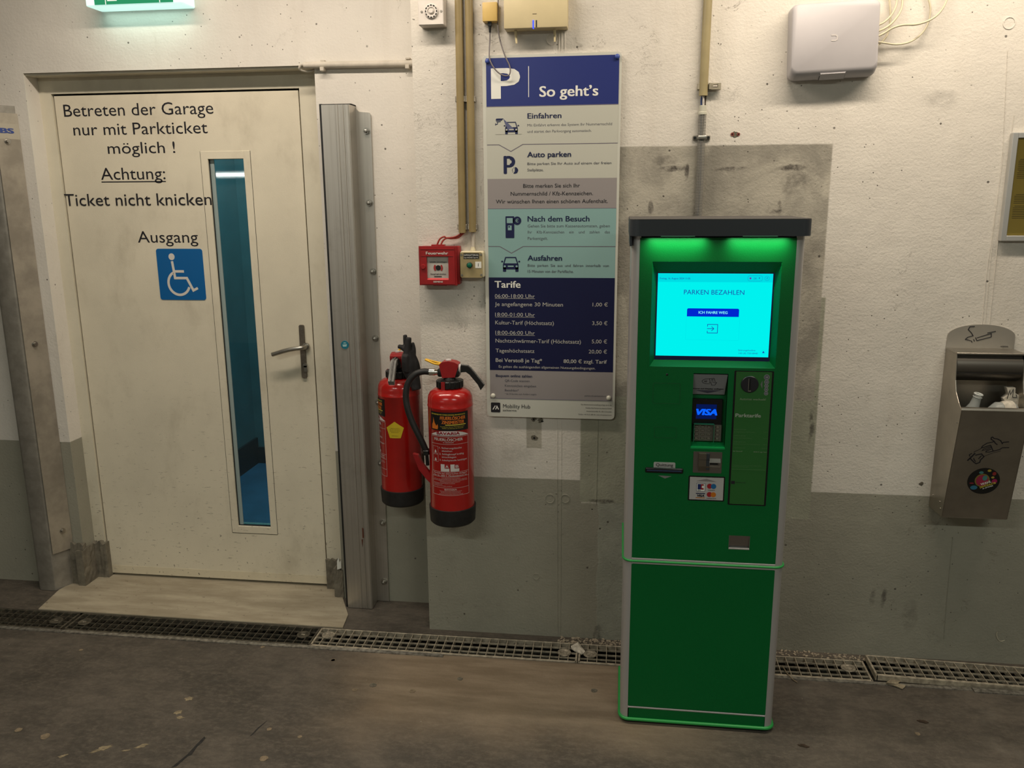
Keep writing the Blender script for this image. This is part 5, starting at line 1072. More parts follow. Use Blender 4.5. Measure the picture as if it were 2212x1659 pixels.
mk('curved_hood', prismx(hood, HX0+0.003, HX1-0.003), simple('bin_hood', (0.15, 0.135, 0.115), 0.38, 0.8), bn, smooth=40)
mk('hood_seam', box(HX0+0.003, HX1-0.003, -0.1012, -0.0985, 1.052, 1.0535), M['void'], bn)
def bstroke(pts, w): return stroke_on(pts, w, lambda u, v: bp(u, v, 0.0006))
hand = [([(1.2095,0.2750), (1.1932,0.2727), (1.1909,0.2684), (1.1845,0.2782), (1.1742,0.2837), (1.1647,0.2848), (1.1584,0.2897), (1.1556,0.2882), (1.1555,0.2827), (1.1655,0.2757), (1.1707,0.2686), (1.1777,0.2637)], 0.0022),
        ([(1.1658,0.2739), (1.1459,0.2678), (1.1351,0.2582), (1.1324,0.2508), (1.1462,0.2568), (1.1585,0.2623)], 0.0020), ([(1.2137,0.2550), (1.1935,0.2538), (1.1868,0.2475), (1.1692,0.2413), (1.1624,0.2536), (1.1582,0.2618)], 0.0020),
        ([(1.1586,0.2572), (1.1399,0.2482), (1.1363,0.2420), (1.1495,0.2467), (1.1608,0.2536)], 0.0016), ([(1.1626,0.2481), (1.1488,0.2417), (1.1480,0.2374), (1.1589,0.2378), (1.1692,0.2413)], 0.0018),
        ([(1.1123,0.2356), (1.1320,0.2489)], 0.0013), ([(1.1430,0.2211), (1.1673,0.2344), (1.1908,0.2427)], 0.0010),
        ([(1.0987,0.2053), (1.1074,0.2174), (1.1175,0.2327)], 0.0030), ([(1.1038,0.2201), (1.1012,0.2265), (1.1083,0.2314)], 0.0020), ([(1.1048,0.2145), (1.1198,0.2001), (1.1268,0.1957), (1.1362,0.2008), (1.1371,0.2092), (1.1453,0.2212), (1.1366,0.2306), (1.1187,0.2253)], 0.0024), ([(1.1157,0.2149), (1.1193,0.2076), (1.1240,0.2031)], 0.0020), ([(1.1376,0.2250), (1.1303,0.2127)], 0.0022)]
mk('hand_drawing', join(*[bstroke(p, w*1.5) for p, w in hand]), M['black_print'], bn, recalc=False)
st = []
(su0, sv0), (su1, sv1) = (1.1102,0.1318), (1.2071,0.1414); (tu, tv), (wu, wv) = (1.1544,0.1818), (1.1639,0.0890)
scu, scv, sru, srv = (su0+su1)/2, (tv+wv)/2, (su1-su0)/2, (tv-wv)/2
def bdisc(cu, cv, ru, rv, d, n=40, rot=0.0):
    return ([bp(cu+ru*cos(2*pi*i/n)*cos(rot)-rv*sin(2*pi*i/n)*sin(rot), cv+ru*cos(2*pi*i/n)*sin(rot)+rv*sin(2*pi*i/n)*cos(rot), d) for i in range(n)], [tuple(range(n))])
stk = lab(mk('round_sticker', bdisc(scu, scv, sru, srv, 0.0006), M['ext_label'], bn, recalc=False), 'round black sticker with colourful lettering')
for nm, cu, cv, ru, rv, c_ in (('print_arc', -0.10, 0.06, 0.46, 0.50, (0.20, 0.15, 0.03)), ('print_blotch', -0.10, 0.05, 0.38, 0.42, (0.32, 0.02, 0.06)), ('print_blotch', 0.70, 0.02, 0.17, 0.17, (0.34, 0.01, 0.09)), ('print_blotch', -0.55, -0.55, 0.22, 0.16, (0.03, 0.16, 0.26)), ('print_blotch', 0.05, 0.25, 0.15, 0.20, (0.06, 0.22, 0.20)), ('print_blotch', -0.25, 0.68, 0.14, 0.10, (0.06, 0.20, 0.19)), ('print_blotch', 0.25, 0.85, 0.12, 0.09, (0.42, 0.32, 0.04)), ('print_blotch', 0.60, 0.62, 0.12, 0.14, (0.26, 0.02, 0.02)), ('print_blotch', -0.75, -0.20, 0.14, 0.05, (0.26, 0.02, 0.04)), ('print_blotch', 0.55, 0.32, 0.10, 0.08, (0.40, 0.28, 0.05))):
    d_ = 0.0008+0.0001*(nm != 'print_arc')+0.00015*(ru < 0.3)
    mk(nm, bdisc(scu+sru*cu*0.95, scv+srv*cv*0.95, sru*ru, srv*rv, d_, 22), simple('sticker_ink', c_, 0.45), stk, recalc=False)
def btext(ang, d):
    c_, s_ = cos(ang), sin(ang); return lambda u, v: bp(scu+u*c_-v*s_, scv+u*s_+v*c_, d)
text('WAHL', -0.011, -0.0125, 0.021, 0.0085, 0, M['white_print'], stk, bold=0.03, tf=btext(0.42, 0.0014))
text('DEMOKRATIE', -0.016, -0.0215, 0.032, 0.0066, 0, M['label_yellow'], stk, bold=0.03, tf=btext(0.42, 0.0014))
text('29. SEPTEMBER', -0.010, -0.0275, 0.022, 0.0040, 0, M['white_print'], stk, bold=0.02, tf=btext(0.42, 0.0014))
sq = [[(1.1323,1.1865), (1.1176,1.1854), (1.1135,1.1762), (1.1239,1.1659), (1.1305,1.1560), (1.1149,1.1513), (1.1084,1.1443), (1.1246,1.1400)], [(1.1426,1.1494), (1.1845,1.1645), (1.1857,1.1532), (1.1436,1.1403), (1.1383,1.1507)], [(1.1725,1.1657), (1.1972,1.1715)], [(1.1267,1.1400), (1.1295,1.1341)], [(1.1326,1.1447), (1.1367,1.1379)]]
mk('cigarette_drawing', join(*[ribbon(p, 0.0022, -0.0052, -0.0038) for p in sq]), M['black_print'], bn)
text('ROSSIGNOL', 1.2177,1.1204,1.2408,0.0041, -0.0048, M['black_print'], bn, bold=0.02)
mk('rivet', join(*[cyl((HX0, y_, z_), (HX0-0.0025, y_, z_), 0.0022, n=10) for y_, z_ in ((-0.155, 0.905), (-0.03, 0.62), (-0.09, 0.62), (-0.100, 0.60))]), M['steel'], bn)
# things thrown into the bin
tm = NT('clear_bottle_glass'); tm.col((0.62, 0.65, 0.62)); tm.rough(0.08); tm.b.inputs['Alpha'].default_value = 0.42; M['bottle'] = tm.m
def bottle_prof(vs, base, axis):
    v, f = vs; A = Vector(axis).normalized(); q = Vector((0, 0, 1)).rotation_difference(A)
    return [tuple(q @ Vector(p)+Vector(base)) for p in v], f
bt = thing('glass_bottle', (1.150, -0.09, 0.80), 'clear glass bottle neck sticking out of the wall bin', 'bottle')
axd = (0.020, -0.012, 0.10); tip = Vector((1.1191,-0.1250,0.9944)); base = tip-Vector(axd).normalized()*0.17
mk('body', bottle_prof(lathe([(0.026, 0), (0.027, 0.01), (0.027, 0.085), (0.024, 0.108), (0.015, 0.130), (0.0125, 0.150), (0.0120, 0.158)], 0, 0, 0, 24), base, axd), M['bottle'], bt, smooth=50)
mk('rim', bottle_prof(join(tube([(0.0115*cos(2*pi*i/20), 0.0115*sin(2*pi*i/20), 0.166) for i in range(21)], 0.0028, 8, 0), tube([(0.0125*cos(2*pi*i/20), 0.0125*sin(2*pi*i/20), 0.157) for i in range(21)], 0.0018, 6, 0)), base, axd), simple('bottle_rim', (0.55, 0.57, 0.54), 0.12), bt, smooth=60)
b2 = thing('plastic_bottle', (1.21, -0.10, 0.86), 'crushed clear plastic bottle lying in the wall bin', 'bottle')
mk('body', bottle_prof(lathe([(0.020, 0), (0.028, 0.01), (0.030, 0.03), (0.027, 0.045), (0.028, 0.06), (0.020, 0.072), (0.011, 0.085)], 0, 0, 0, 18), (1.243, -0.10, 0.937), (-0.10, -0.01, -0.005)), M['bottle'], b2, smooth=50)
mk('bottle_label', bottle_prof(lathe([(0.0300, 0.012), (0.0308, 0.03), (0.0280, 0.045)], 0, 0, 0, 18), (1.243, -0.10, 0.937), (-0.10, -0.01, -0.005)), M['paper'], b2, smooth=50)
cup = tag(mk('paper_bag', prism([(1.2080,0.9702), (1.2210,0.9832), (1.2134,1.0056), (1.2389,1.0062), (1.2401,0.9891), (1.2651,0.9761), (1.2627,0.9443), (1.2173,0.9431)], -0.092, -0.070), M['paper']), 'crumpled white paper bag with black scribble in the wall bin', 'paper')
mk('scribble', join(ribbon([(1.2174,0.9709), (1.2225,0.9982), (1.2261,0.9847), (1.2324,1.0020), (1.2334,0.9758), (1.2457,0.9761), (1.2426,0.9851)], 0.0016, -0.0932, -0.0915)), M['black_print'], cup)
# ------------------------------------------------------------------ green payment machine
K = -0.494
kx0, kx1 = 0.0275, 0.4895
pk = thing('payment_machine', (0.258, -0.35, 0.0), 'green and silver parking payment machine with a bright cyan screen', 'payment machine')
def green_mat(name, c, rough, b):
    t = NT(name); t.col(c); t.rough(rough); t.b.inputs['Specular IOR Level'].default_value = 0.25; t.bump(t.noise(420, 3, 0.6), b, 0.0008); return t.m
M['kgreen'] = green_mat('machine_green', (0.0, 0.125, 0.026), 0.45, 0.35)
M['ksilver'] = simple('machine_silver', (0.47, 0.455, 0.445), 0.36, 0.4)
M['kdark'] = simple('machine_cap_grey', (0.026, 0.033, 0.041), 0.5)
M['kblack'] = simple('machine_black_gloss', (0.004, 0.004, 0.005), 0.25)
kzt = 1.4910
gx0, gx1 = 0.0506, 0.4647
yb_ = -0.205; rr = 0.026
def qarc(cx, cy, r, a0, a1, n=7): return [(cx+r*cos(a0+(a1-a0)*i/(n-1)), cy+r*sin(a0+(a1-a0)*i/(n-1))) for i in range(n)]
lpoly = qarc(kx0+rr, K+rr, rr, pi, 1.5*pi)+[(gx0-0.0012, K), (gx0-0.0012, K+0.02), (kx0+0.02, K+0.04), (kx0+0.02, yb_), (kx0, yb_)]
rpoly = [(kx1, yb_), (kx1-0.02, yb_), (kx1-0.02, K+0.04), (gx1+0.0012, K+0.02), (gx1+0.0012, K)]+qarc(kx1-rr, K+rr, rr, 1.5*pi, 2*pi)
mk('corner_column', prismz(lpoly, 0.012, kzt+0.004), M['ksilver'], pk, smooth=40)
mk('corner_column', prismz(rpoly, 0.012, kzt+0.004), M['ksilver'], pk, smooth=40)
mk('back_shell', join(box(kx0+0.002, kx1-0.002, yb_-0.02, yb_+0.002, 0.012, kzt), box(gx0-0.004, gx1+0.004, K+0.045, K+0.05, 0.012, kzt)), M['kdark'], pk)
zp0, zp1 = 0.016, 0.0525
zt0 = 0.0578
zm1, zm0 = 0.5506, 0.5339
mk('plinth_panel', box(gx0, gx1, K, K+0.02, zp0, zp1-0.001), M['kgreen'], pk)
mk('trim_strip', bbox(gx0, gx1, K-0.0015, K+0.02, zp1, zt0, 0.001, 1), M['ksilver'], pk)
mk('lower_door_panel', box(gx0, gx1, K-0.0005, K+0.02, zt0+0.002, zm0-0.0012), M['kgreen'], pk)
mk('trim_strip', bbox(gx0, gx1, K-0.0015, K+0.02, zm0, zm0+0.0065, 0.001, 1), M['ksilver'], pk)
mk('trim_strip', bbox(gx0, gx1, K-0.0020, K+0.02, zm1-0.006, zm1+0.002, 0.001, 1), M['ksilver'], pk)
# upper front with its openings
sh = (0.0859, 0.4296, 1.1338, 1.4266)
th = (0.2088, 0.3045, 0.9005, 1.1164)
cr = (0.3292, 0.3885, 0.5937, 0.6368)
qs = (0.0835, 0.1898, 0.8215, 0.8355)
up = mk('upper_front_panel', sheet(gx0, gx1, zm1+0.003, kzt, [sh, th, cr, qs], K-0.0005, K+0.014, wallp), M['kgreen'], pk)
# recessed screen surround
si = (0.0992, 0.4171, 1.1491, 1.3955)
ks = -0.470
bz = ([(sh[0], K, sh[2]), (sh[1], K, sh[2]), (sh[1], K, sh[3]), (sh[0], K, sh[3]), (si[0], ks, si[2]), (si[1], ks, si[2]), (si[1], ks, si[3]), (si[0], ks, si[3])], [(0, 1, 5, 4), (1, 2, 6, 5), (2, 3, 7, 6), (3, 0, 4, 7)])
mk('screen_surround', bz, green_mat('machine_green_textured', (0.0, 0.15, 0.035), 0.5, 0.9), pk, recalc=False)
sc_ = mk('screen', box(si[0]-0.002, si[1]+0.002, ks-0.0002, ks+0.012, si[2]-0.002, si[3]+0.002), simple('screen_rim', (0.003, 0.010, 0.075), 0.25), pk)
li = (0.1029, 0.4129, 1.1609, 1.3927)
CY = emit('screen_cyan', (0.0, 0.88, 0.86), 1.0)
mk('display_image', box(li[0], li[1], ks-0.0006, ks, li[2], li[3]), CY, sc_)
SBL = emit('screen_blue', (0.0, 0.02, 0.62), 1.0); SNV = emit('screen_navy', (0.01, 0.05, 0.40), 1.0); SLT = emit('screen_light', (0.25, 1.0, 0.98), 1.0); SBR = emit('screen_bar', (0.0, 0.72, 0.78), 1.0)
ys = ks-0.0009
mk('status_bar', box(li[0], li[1], ys, ks, 1.3691, li[3]-0.001), SBR, sc_)
ys -= 0.0003
text('PARKEN BEZAHLEN', 0.1752,1.3349,0.3386,0.0135, ys, SNV, sc_)
bx0, bx1, bz0, bz1 = 0.1857,0.3271,1.2733,1.2961
btn = [(bx0, bz0), (bx1, bz0)]+[(bx1-0.004+0.004*cos(a), bz1-0.004+0.004*sin(a)) for a in (0, 0.5, 1.05, 1.57)]+[(bx0+0.004+0.004*cos(a), bz1-0.004+0.004*sin(a)) for a in (1.57, 2.1, 2.6, 3.14)]
mk('button_bar', prism(btn, ys, ks), SBL, sc_)
text('ICH FAHRE WEG', 0.2174,1.2815,0.2960,0.0075, ys-0.0004, SLT, sc_, bold=0.015)
ix0, ix1, iz0, iz1 = 0.2435,0.2710,1.2274,1.2515
iw = 0.0016; im = (iz0+iz1)/2; il = ix1-ix0
mk('exit_icon', join(ribbon([(ix0, im+il*0.22), (ix0, iz1), (ix1, iz1), (ix1, iz0), (ix0, iz0), (ix0, im-il*0.22)], iw, ys, ks), ribbon([(ix0-0.001, im), (ix0+il*0.62, im)], iw, ys, ks), ribbon([(ix0+il*0.40, im+il*0.22), (ix0+il*0.64, im), (ix0+il*0.40, im-il*0.22)], iw, ys, ks)), SNV, sc_)
text('Freitag, 16. August 2024 11:05', 0.1083,1.3766,0.1910,0.0049, ys, SNV, sc_, bold=0.01)
mk('language_field', ribbon(rrect(0.3458,0.3848,1.3727,1.3874, 0.0055), 0.0005, ys, ks, True), SNV, sc_); mk('help_ring', ribbon(ell(0.3970,1.3801, 0.0060, n=20), 0.0005, ys, ks, True), SNV, sc_)
text('DE', 0.3620,1.3774,0.3692,0.0051, ys, SNV, sc_); text('?', 0.3958,1.3776,0.3988,0.0056, ys, SNV, sc_)
mk('language_flag', prism(ell(0.3528,1.3801, 0.0028), ys, ks), emit('screen_flag', (0.12, 0.05, 0.45), 1.0), sc_); mk('language_arrow', prism([(0.3744,1.3820), (0.3788,1.3820), (0.3768,1.3786)], ys, ks), SNV, sc_)
text('Störungshotline', 0.3304,1.1778,0.3769,0.0047, ys, SNV, sc_); text('+43 (0) 72018940', 0.3308,1.1691,0.3838,0.0047, ys, SNV, sc_)
mk('warning_ring', ribbon(ell(0.3989,1.1751, 0.0068, n=20), 0.0005, ys, ks, True), SBR, sc_); mk('warning_mark', prism([(0.3957,1.1727), (0.4024,1.1728), (0.3987,1.1792)], ys, ks), SNV, sc_)
mk('card_outline', ribbon(rrect(0.1844,0.3300,1.2073,1.2711, 0.003), 0.0005, ys, ks, True), SBR, sc_)
# sensor, engraved blanks, receipt slot
mk('sensor', lathey([(0.0032, 0), (0.0032, 0.0012), (0.0012, 0.0022), (0, 0.0023)], 0.1356,1.1114, K-0.0005, 16), M['kblack'], pk, smooth=60)
GDK = simple('machine_groove', (0.0, 0.045, 0.012), 0.6)
mk('engraved_blank', ribbon(rrect(0.0982,0.1735,1.0274,1.0861, 0.003), 0.0007, K-0.0009, K, True), GDK, pk); mk('engraved_blank', ribbon(rrect(0.1056,0.1671,0.9267,0.9576, 0.001), 0.0006, K-0.0009, K, True), GDK, pk)
q0, q1, q2, q3 = 0.1063,0.1678,0.8358,0.8527
rl = mk('receipt_label', prism([(q0, q2), (q1, q2)]+[(q1-0.003+0.003*cos(a), q3-0.003+0.003*sin(a)) for a in (0, 0.8, 1.57)]+[(q0+0.003+0.003*cos(a), q3-0.003+0.003*sin(a)) for a in (1.57, 2.3, 3.14)], K-0.0012, K), simple('label_pale', (0.40, 0.40, 0.38), 0.5), pk)
text('Quittung', 0.1129,0.8406,0.1614,0.0093, K-0.0016, M['black_print'], rl, bold=0.012)
rs = mk('receipt_slot', bbox(qs[0]-0.001, qs[1]+0.001, K-0.006, K+0.006, qs[2]-0.001, qs[3]+0.001, 0.004, 3), M['kblack'], pk, smooth=40)
mk('slot_flap', box(qs[0]+0.004, qs[1]-0.004, K-0.0066, K-0.004, (qs[2]+qs[3])/2-0.0015, (qs[2]+qs[3])/2+0.0015), simple('slot_blue', (0.03, 0.05, 0.11), 0.3), rs)
mk('receipt_arrow', prism([(0.1203,0.8123), (0.1581,0.8113), (0.1397,0.8036)], K-0.0010, K), simple('arrow_grey', (0.20, 0.20, 0.19), 0.5), pk)
# card terminal bay
ty = K+0.030
mk('terminal_bay', join(box(th[0], th[1], ty, ty+0.004, th[2], th[3]), box(th[0]-0.002, th[0], K+0.010, ty, th[2], th[3]), box(th[1], th[1]+0.002, K+0.010, ty, th[2], th[3]), box(th[0], th[1], K+0.010, ty, th[3], th[3]+0.002)), green_mat('machine_green_dark', (0.0, 0.12, 0.03), 0.5, 0.3), pk)
tl, tr_ = 0.2086, (0.3029); bl_, br_ = (0.2091), (0.2987); zt_, zb_ = 1.1130, 1.0516
cs = mk('tap_card_plate', ([(tl, K+0.003, zt_), (tr_, K+0.003, zt_), (br_, K+0.022, zb_), (bl_, K+0.022, zb_), (tl, ty, zt_), (tr_, ty, zt_), (br_, ty, zb_), (bl_, ty, zb_)], [(0, 1, 2, 3), (4, 5, 6, 7), (0, 1, 5, 4), (1, 2, 6, 5), (2, 3, 7, 6), (3, 0, 4, 7)]), simple('plate_grey', (0.20, 0.205, 0.21), 0.4), pk)
def onplate(px_, z_, d=0.0006):
    s_ = (zt_-z_)/(zt_-zb_); return (px_, K+0.003+0.019*s_-d, z_)
def pstroke(pts, w): return stroke_on(pts, w, onplate)
pY = -0.482
tap = [[(0.2551,1.1003), (0.2433,1.0996), (0.2356,1.0957), (0.2338,1.0916), (0.2367,1.0871), (0.2453,1.0846), (0.2558,1.0848)], [(0.2569,1.0873), (0.2531,1.1002), (0.2661,1.1019), (0.2705,1.0903)], [(0.2536,1.0893), (0.2603,1.0853), (0.2605,1.0805), (0.2697,1.0805), (0.2745,1.0891), (0.2687,1.0876), (0.2640,1.0909), (0.2588,1.0901)], [(0.2597,1.0980), (0.2636,1.0984), (0.2638,1.0959), (0.2598,1.0958), (0.2597,1.0980)]]
for k in range(4): tap.append([(0.2391+0.0022*k+0.0010*cos(a), 1.0917+(0.0020+0.0007*k)*sin(a)) for a in (-0.9, -0.3, 0.3, 0.9)])
mk('tap_pictogram', join(*[pstroke(p, 0.0011) for p in tap]), M['black_print'], cs, recalc=False)
text('Karte auf Display auflegen', 0.2111, 1.0675, 0.2943, 0.0036, 0, M['black_print'], cs, bold=0.03, shear=0.1, tf=lambda u, v: onplate(u, v, 0.0008))
ar = [(0.2158,1.0641), (0.2900,1.0647), (0.2517,1.0553)]
mk('tap_arrow', ([onplate(x, z) for x, z in ar], [(0, 1, 2)]), simple('arrow_navy', (0.05, 0.05, 0.075), 0.5), cs, recalc=False)
td = mk('terminal_display', bbox(0.2108, 0.2947, K+0.020, ty, 0.9632, 1.0385, 0.001, 1), M['kblack'], pk)
yd2 = K+0.0195
mk('terminal_image', box(0.2220, 0.2789, yd2, K+0.021, 0.9799, 1.0225), emit('terminal_blue', (0.002, 0.008, 0.075), 1.0), td)
text('VISA', 0.2234,0.9916,0.2797,0.0182, yd2-0.0006, emit('terminal_logo', (0.003, 0.11, 1.0), 1.2), td, bold=0.05, shear=0.22)
kpd = mk('keypad', bbox(0.2178, 0.2953, K+0.018, ty, 0.9147, 0.9635, 0.001, 1), simple('keypad_metal', (0.19, 0.18, 0.155), 0.4, 0.7), pk)
kxs = (0.2254, 0.2421, 0.2599, 0.2838); kzs = (0.9572, 0.9462, 0.9350, 0.9234)
kc = [['1', '2', '3', 'x'], ['4', '5', '6', 'c'], ['7', '8', '9', '?'], ['', '0', '', 'o']]
for j, z in enumerate(kzs):
    for i, x in enumerate(kxs):
        kk = mk('key', bbox(x-0.0050, x+0.0050, K+0.0150, K+0.0185, z-0.0031, z+0.0031, 0.001, 1), M['steel'], kpd)
        if kc[j][i] and i < 3: text(kc[j][i], x-0.0009, z-0.0016, x+0.0009, 0.0032, K+0.0146, M['black_print'], kpd)
mk('key_shield', join(box(0.2163, 0.2163+0.0010, K+0.004, K+0.018, 0.9146, 0.9674), box(0.2724, 0.2724+0.0010, K+0.004, K+0.018, 0.9139, 0.9674), box(0.2163, 0.2724, K+0.004, K+0.018, 0.9669, 0.9669+0.001)), simple('shield_edge', (0.03, 0.22, 0.12), 0.2), pk)
mk('bay_ledge', prismx([(K-0.0008, th[2]+0.0005), (K-0.0008, th[2]-0.004), (ty, th[2]-0.004), (ty, th[2]+0.008)], th[0], th[1]), green_mat('machine_green_lit', (0.01, 0.30, 0.08), 0.25, 0.05), pk)  # brighter green than the panels: light caught by the slope, put into the colour
# card slot
sp0, sp1, sp2, sp3 = 0.2178,0.2980,0.8253,0.8883
cp = mk('card_slot_plate', prism(rrect(sp0, sp1, sp2, sp3, 0.002), K-0.0022, K), simple('slot_plate_steel', (0.20, 0.175, 0.155), 0.36, 0.8), pk, smooth=30)
v0, v1, v2, v3 = 0.2328,0.2629,0.8304,0.8856
mk('slot_mouth', join(box(v0, v0+(v1-v0)*0.68, K-0.011, K, v2+(v3-v2)*0.31, v3-0.001), prismx([(K-0.011, v2+(v3-v2)*0.31), (K-0.003, v2), (K, v2), (K, v2+(v3-v2)*0.31)], v0, v1)), simple('slot_bronze', (0.17, 0.145, 0.11), 0.35, 0.7), cp)
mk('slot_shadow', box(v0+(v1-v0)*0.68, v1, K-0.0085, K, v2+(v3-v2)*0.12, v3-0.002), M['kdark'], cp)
mk('slot_groove', box(v0, v1, K-0.0113, K-0.010, (v2+(v3-v2)*0.66), (v2+(v3-v2)*0.675)), M['void'], cp)
gu0, gu1, gu2, gu3 = 0.2621,0.2937,0.8586,0.8695
mk('card_guide', prismx([(K-0.002, gu3), (K-0.010, gu2+0.002), (K-0.010, gu2), (K-0.002, gu2)], gu0, gu1), simple('guide_chrome', (0.75, 0.78, 0.82), 0.12, 0.9), cp)
mk('card_slit', box(0.2642, 0.2873, K-0.0032, K-0.001, 0.8507, 0.8560), M['void'], cp)
mk('guide_frame', sheet(*(0.2619,0.2942,0.8437,0.8575), [(0.2642, 0.2917, 0.8473, 0.8565)], K-0.0045, K, wallp), M['steel'], cp)
# accepted cards label
al = mk('card_label', prism(rrect(0.2069,0.3097,0.7399,0.8152, 0.003), K-0.0010, K), M['kblack'], pk)
mk('label_sheet', prism(rrect(0.2107,0.3061,0.7435,0.8116, 0.001), K-0.0014, K), simple('label_sheet_white', (0.46, 0.44, 0.43), 0.45), al)
yl = K-0.0018
mk('label_arrow', prism([(0.2280,0.8002), (0.2869,0.7990), (0.2575,0.8073)], yl, K), simple('arrow_pale', (0.24, 0.215, 0.21), 0.5), al)
mk('card_tile', prism(rrect(0.2299,0.2549,0.7683,0.7936, 0.002), yl, K), M['navy'], al); mk('card_tile_inner', prism(rrect(0.2309,0.2539,0.7693,0.7926, 0.0016), yl-0.0002, K), M['white_print'], al)
mk('card_tile_blue', box(*(0.2333, 0.2424), yl-0.0004, K, 0.7745, 0.7910), simple('ec_blue', (0.006, 0.02, 0.12), 0.4), al)
mk('card_tile_red', join(box(*(0.2424, 0.2507), yl-0.0004, K, 0.7745, 0.7792), box(*(0.2424, 0.2451), yl-0.0004, K, 0.7792, 0.7864), box(*(0.2424, 0.2507), yl-0.0004, K, 0.7864, 0.7910)), simple('ec_red', (0.30, 0.01, 0.02), 0.4), al)
text('BANK', 0.2338,0.7705,0.2429,0.0026, yl-0.0005, M['black_print'], al, bold=0.02)
MR = simple('logo_red', (0.36, 0.012, 0.02), 0.4)
rad = 0.2751-0.2675
for (cx, cz), (cx2, cz2), c2, wd, tx in (((0.2673,0.7853), (0.2782,0.7851), (0.01, 0.13, 0.32), 'maestro', (0.2633,0.7724,0.2824,0.0029)), ((0.2676,0.7601), (0.2786,0.7600), (0.55, 0.16, 0.01), 'mastercard', (0.2603,0.7473,0.2862,0.0029))):
    mk('logo_disc', prism(ell(cx, cz, rad), yl, K), MR, al); mk('logo_disc', prism(ell(cx2, cz2, rad), yl-0.0002, K), simple('logo_second', c2, 0.4), al)
    text(wd, *tx, yl, M['black_print'], al, bold=0.02)
mk('visa_bar', box(0.2292, 0.2551, yl, K, 0.7611, 0.7637), M['navy'], al); mk('visa_bar', box(0.2290, 0.2550, yl, K, 0.7481, 0.7504), simple('visa_orange', (0.45, 0.16, 0.02), 0.4), al)
text('VISA', 0.2336,0.7524,0.2529,0.0070, yl, M['black_print'], al, bold=0.05, shear=0.2)
# tariff label with the coin slot
(ta, tb_), (tc, td_) = (0.3185,1.1249), (0.4262,0.7313)
tf0, tf1 = (0.3201), (0.4271)
tlb = mk('tariff_label', prism(rrect(tf0, tf1, 0.7309, 1.1265, 0.003), K-0.0010, K), M['kblack'], pk)
mk('label_sheet', prism(rrect(tf0+0.0052, tf1-0.0052, 0.7344, 1.1238, 0.0015), K-0.0014, K), simple('tariff_green', (0.018, 0.125, 0.020), 0.45), tlb)
ccx, ccz = 0.3629,1.0885
cn = mk('coin_plate', lathey([(0.0238, 0), (0.0238, 0.003), (0.0222, 0.0048), (0, 0.005)], ccx, ccz, K-0.001, 40), simple('coin_plate_grey', (0.018, 0.017, 0.023), 0.4, 0.2), tlb, smooth=40)
mk('coin_slot', box(ccx-0.0028, ccx+0.0024, K-0.0066, K-0.0050, ccz-0.0165, ccz+0.0165), M['void'], cn); mk('slot_rim', join(box(ccx-0.0040, ccx-0.0028, K-0.0068, K-0.0050, ccz-0.0175, ccz+0.017), box(ccx-0.004, ccx+0.0034, K-0.0078, K-0.0050, ccz-0.0195, ccz-0.0170)), M['steel'], cn)
PG = simple('pale_green_print', (0.22, 0.30, 0.18), 0.5)
mk('coin_arrow', prism([(0.3920,1.0886), (0.3971,1.0998), (0.3979,1.0754)], yl, K), simple('coin_arrow_grey', (0.14, 0.15, 0.14), 0.5), tlb)
CG = simple('coin_grey', (0.10, 0.10, 0.13), 0.5)
for (cx, cz), r_, s_ in (((0.4081,1.1092), 0.0079, '2€'), ((0.4083,1.0957), 0.0065, '1€'), ((0.4083,1.0845), 0.0057, '50'), ((0.4086,1.0743), 0.0057, '20'), ((0.4087,1.0635), 0.0057, '10')):
    cnp = mk('coin_print', prism(ell(cx, cz, r_, n=24), yl, K), CG, tlb); mk('coin_ring', ribbon(ell(cx, cz, r_*0.92, n=24), 0.0005, yl-0.0003, K, True), PT, tlb)
    text(s_, cx-r_*0.48, cz-r_*0.33, cx+r_*0.48, r_*0.66, yl-0.0004, PT, tlb)
text('Automat wechselt!', 0.3382,1.0429,0.4091,0.0063, yl, PG, tlb, bold=0.012)
text('Parktarife', 0.3292,0.9936,0.3980,0.0108, yl, simple('pale_heading', (0.36, 0.40, 0.33), 0.5), tlb, bold=0.025)
PG2 = simple('dim_green_print', (0.085, 0.19, 0.07), 0.5)
text('06:00-18:00 Uhr', 0.3279,0.9563,0.3611,0.0028, yl, PG2, tlb, under=True); text('Je angefangene 30 Minuten', 0.3276,0.9488,0.3850,0.0028, yl, PG2, tlb); text('1,00 €', 0.4086,0.9498,0.4202,0.0028, yl, PG2, tlb)
text('18:00-01:00 Uhr', 0.3279,0.9378,0.3611,0.0028, yl, PG2, tlb, under=True); text('Kultur-Tarif (Höchstsatz)', 0.3278,0.9308,0.3775,0.0028, yl, PG2, tlb); text('3,50 €', 0.4087,0.9315,0.4204,0.0028, yl, PG2, tlb)
text('18:00-06:00 Uhr', 0.3277,0.9197,0.3612,0.0028, yl, PG2, tlb, under=True); text('Nachtschwärmer-Tarif (Höchstsatz)', 0.3278,0.9132,0.4006,0.0028, yl, PG2, tlb); text('5,00 €', 0.4085,0.9134,0.4202,0.0028, yl, PG2, tlb)
text('Tageshöchstsatz', 0.3280,0.9021,0.3607,0.0028, yl, PG2, tlb); text('20,00 €', 0.4061,0.9022,0.4199,0.0028, yl, PG2, tlb)
text('Bei Verstoß*', 0.3278,0.8916,0.3541,0.0031, yl, PG, tlb, bold=0.02); text('80,00 € zzgl. Tarif', 0.3842,0.8913,0.4205,0.0031, yl, PG, tlb, bold=0.02)
text('*Es gelten die aushängenden allgemeinen', 0.3286,0.8502,0.4090,0.0025, yl, PG2, tlb); text('Nutzungsbedingungen.', 0.3294,0.8461,0.3736,0.0026, yl, PG2, tlb)
mk('label_rule', box(0.3272, 0.4198, yl, K, 0.8390, 0.8395), PG2, tlb)
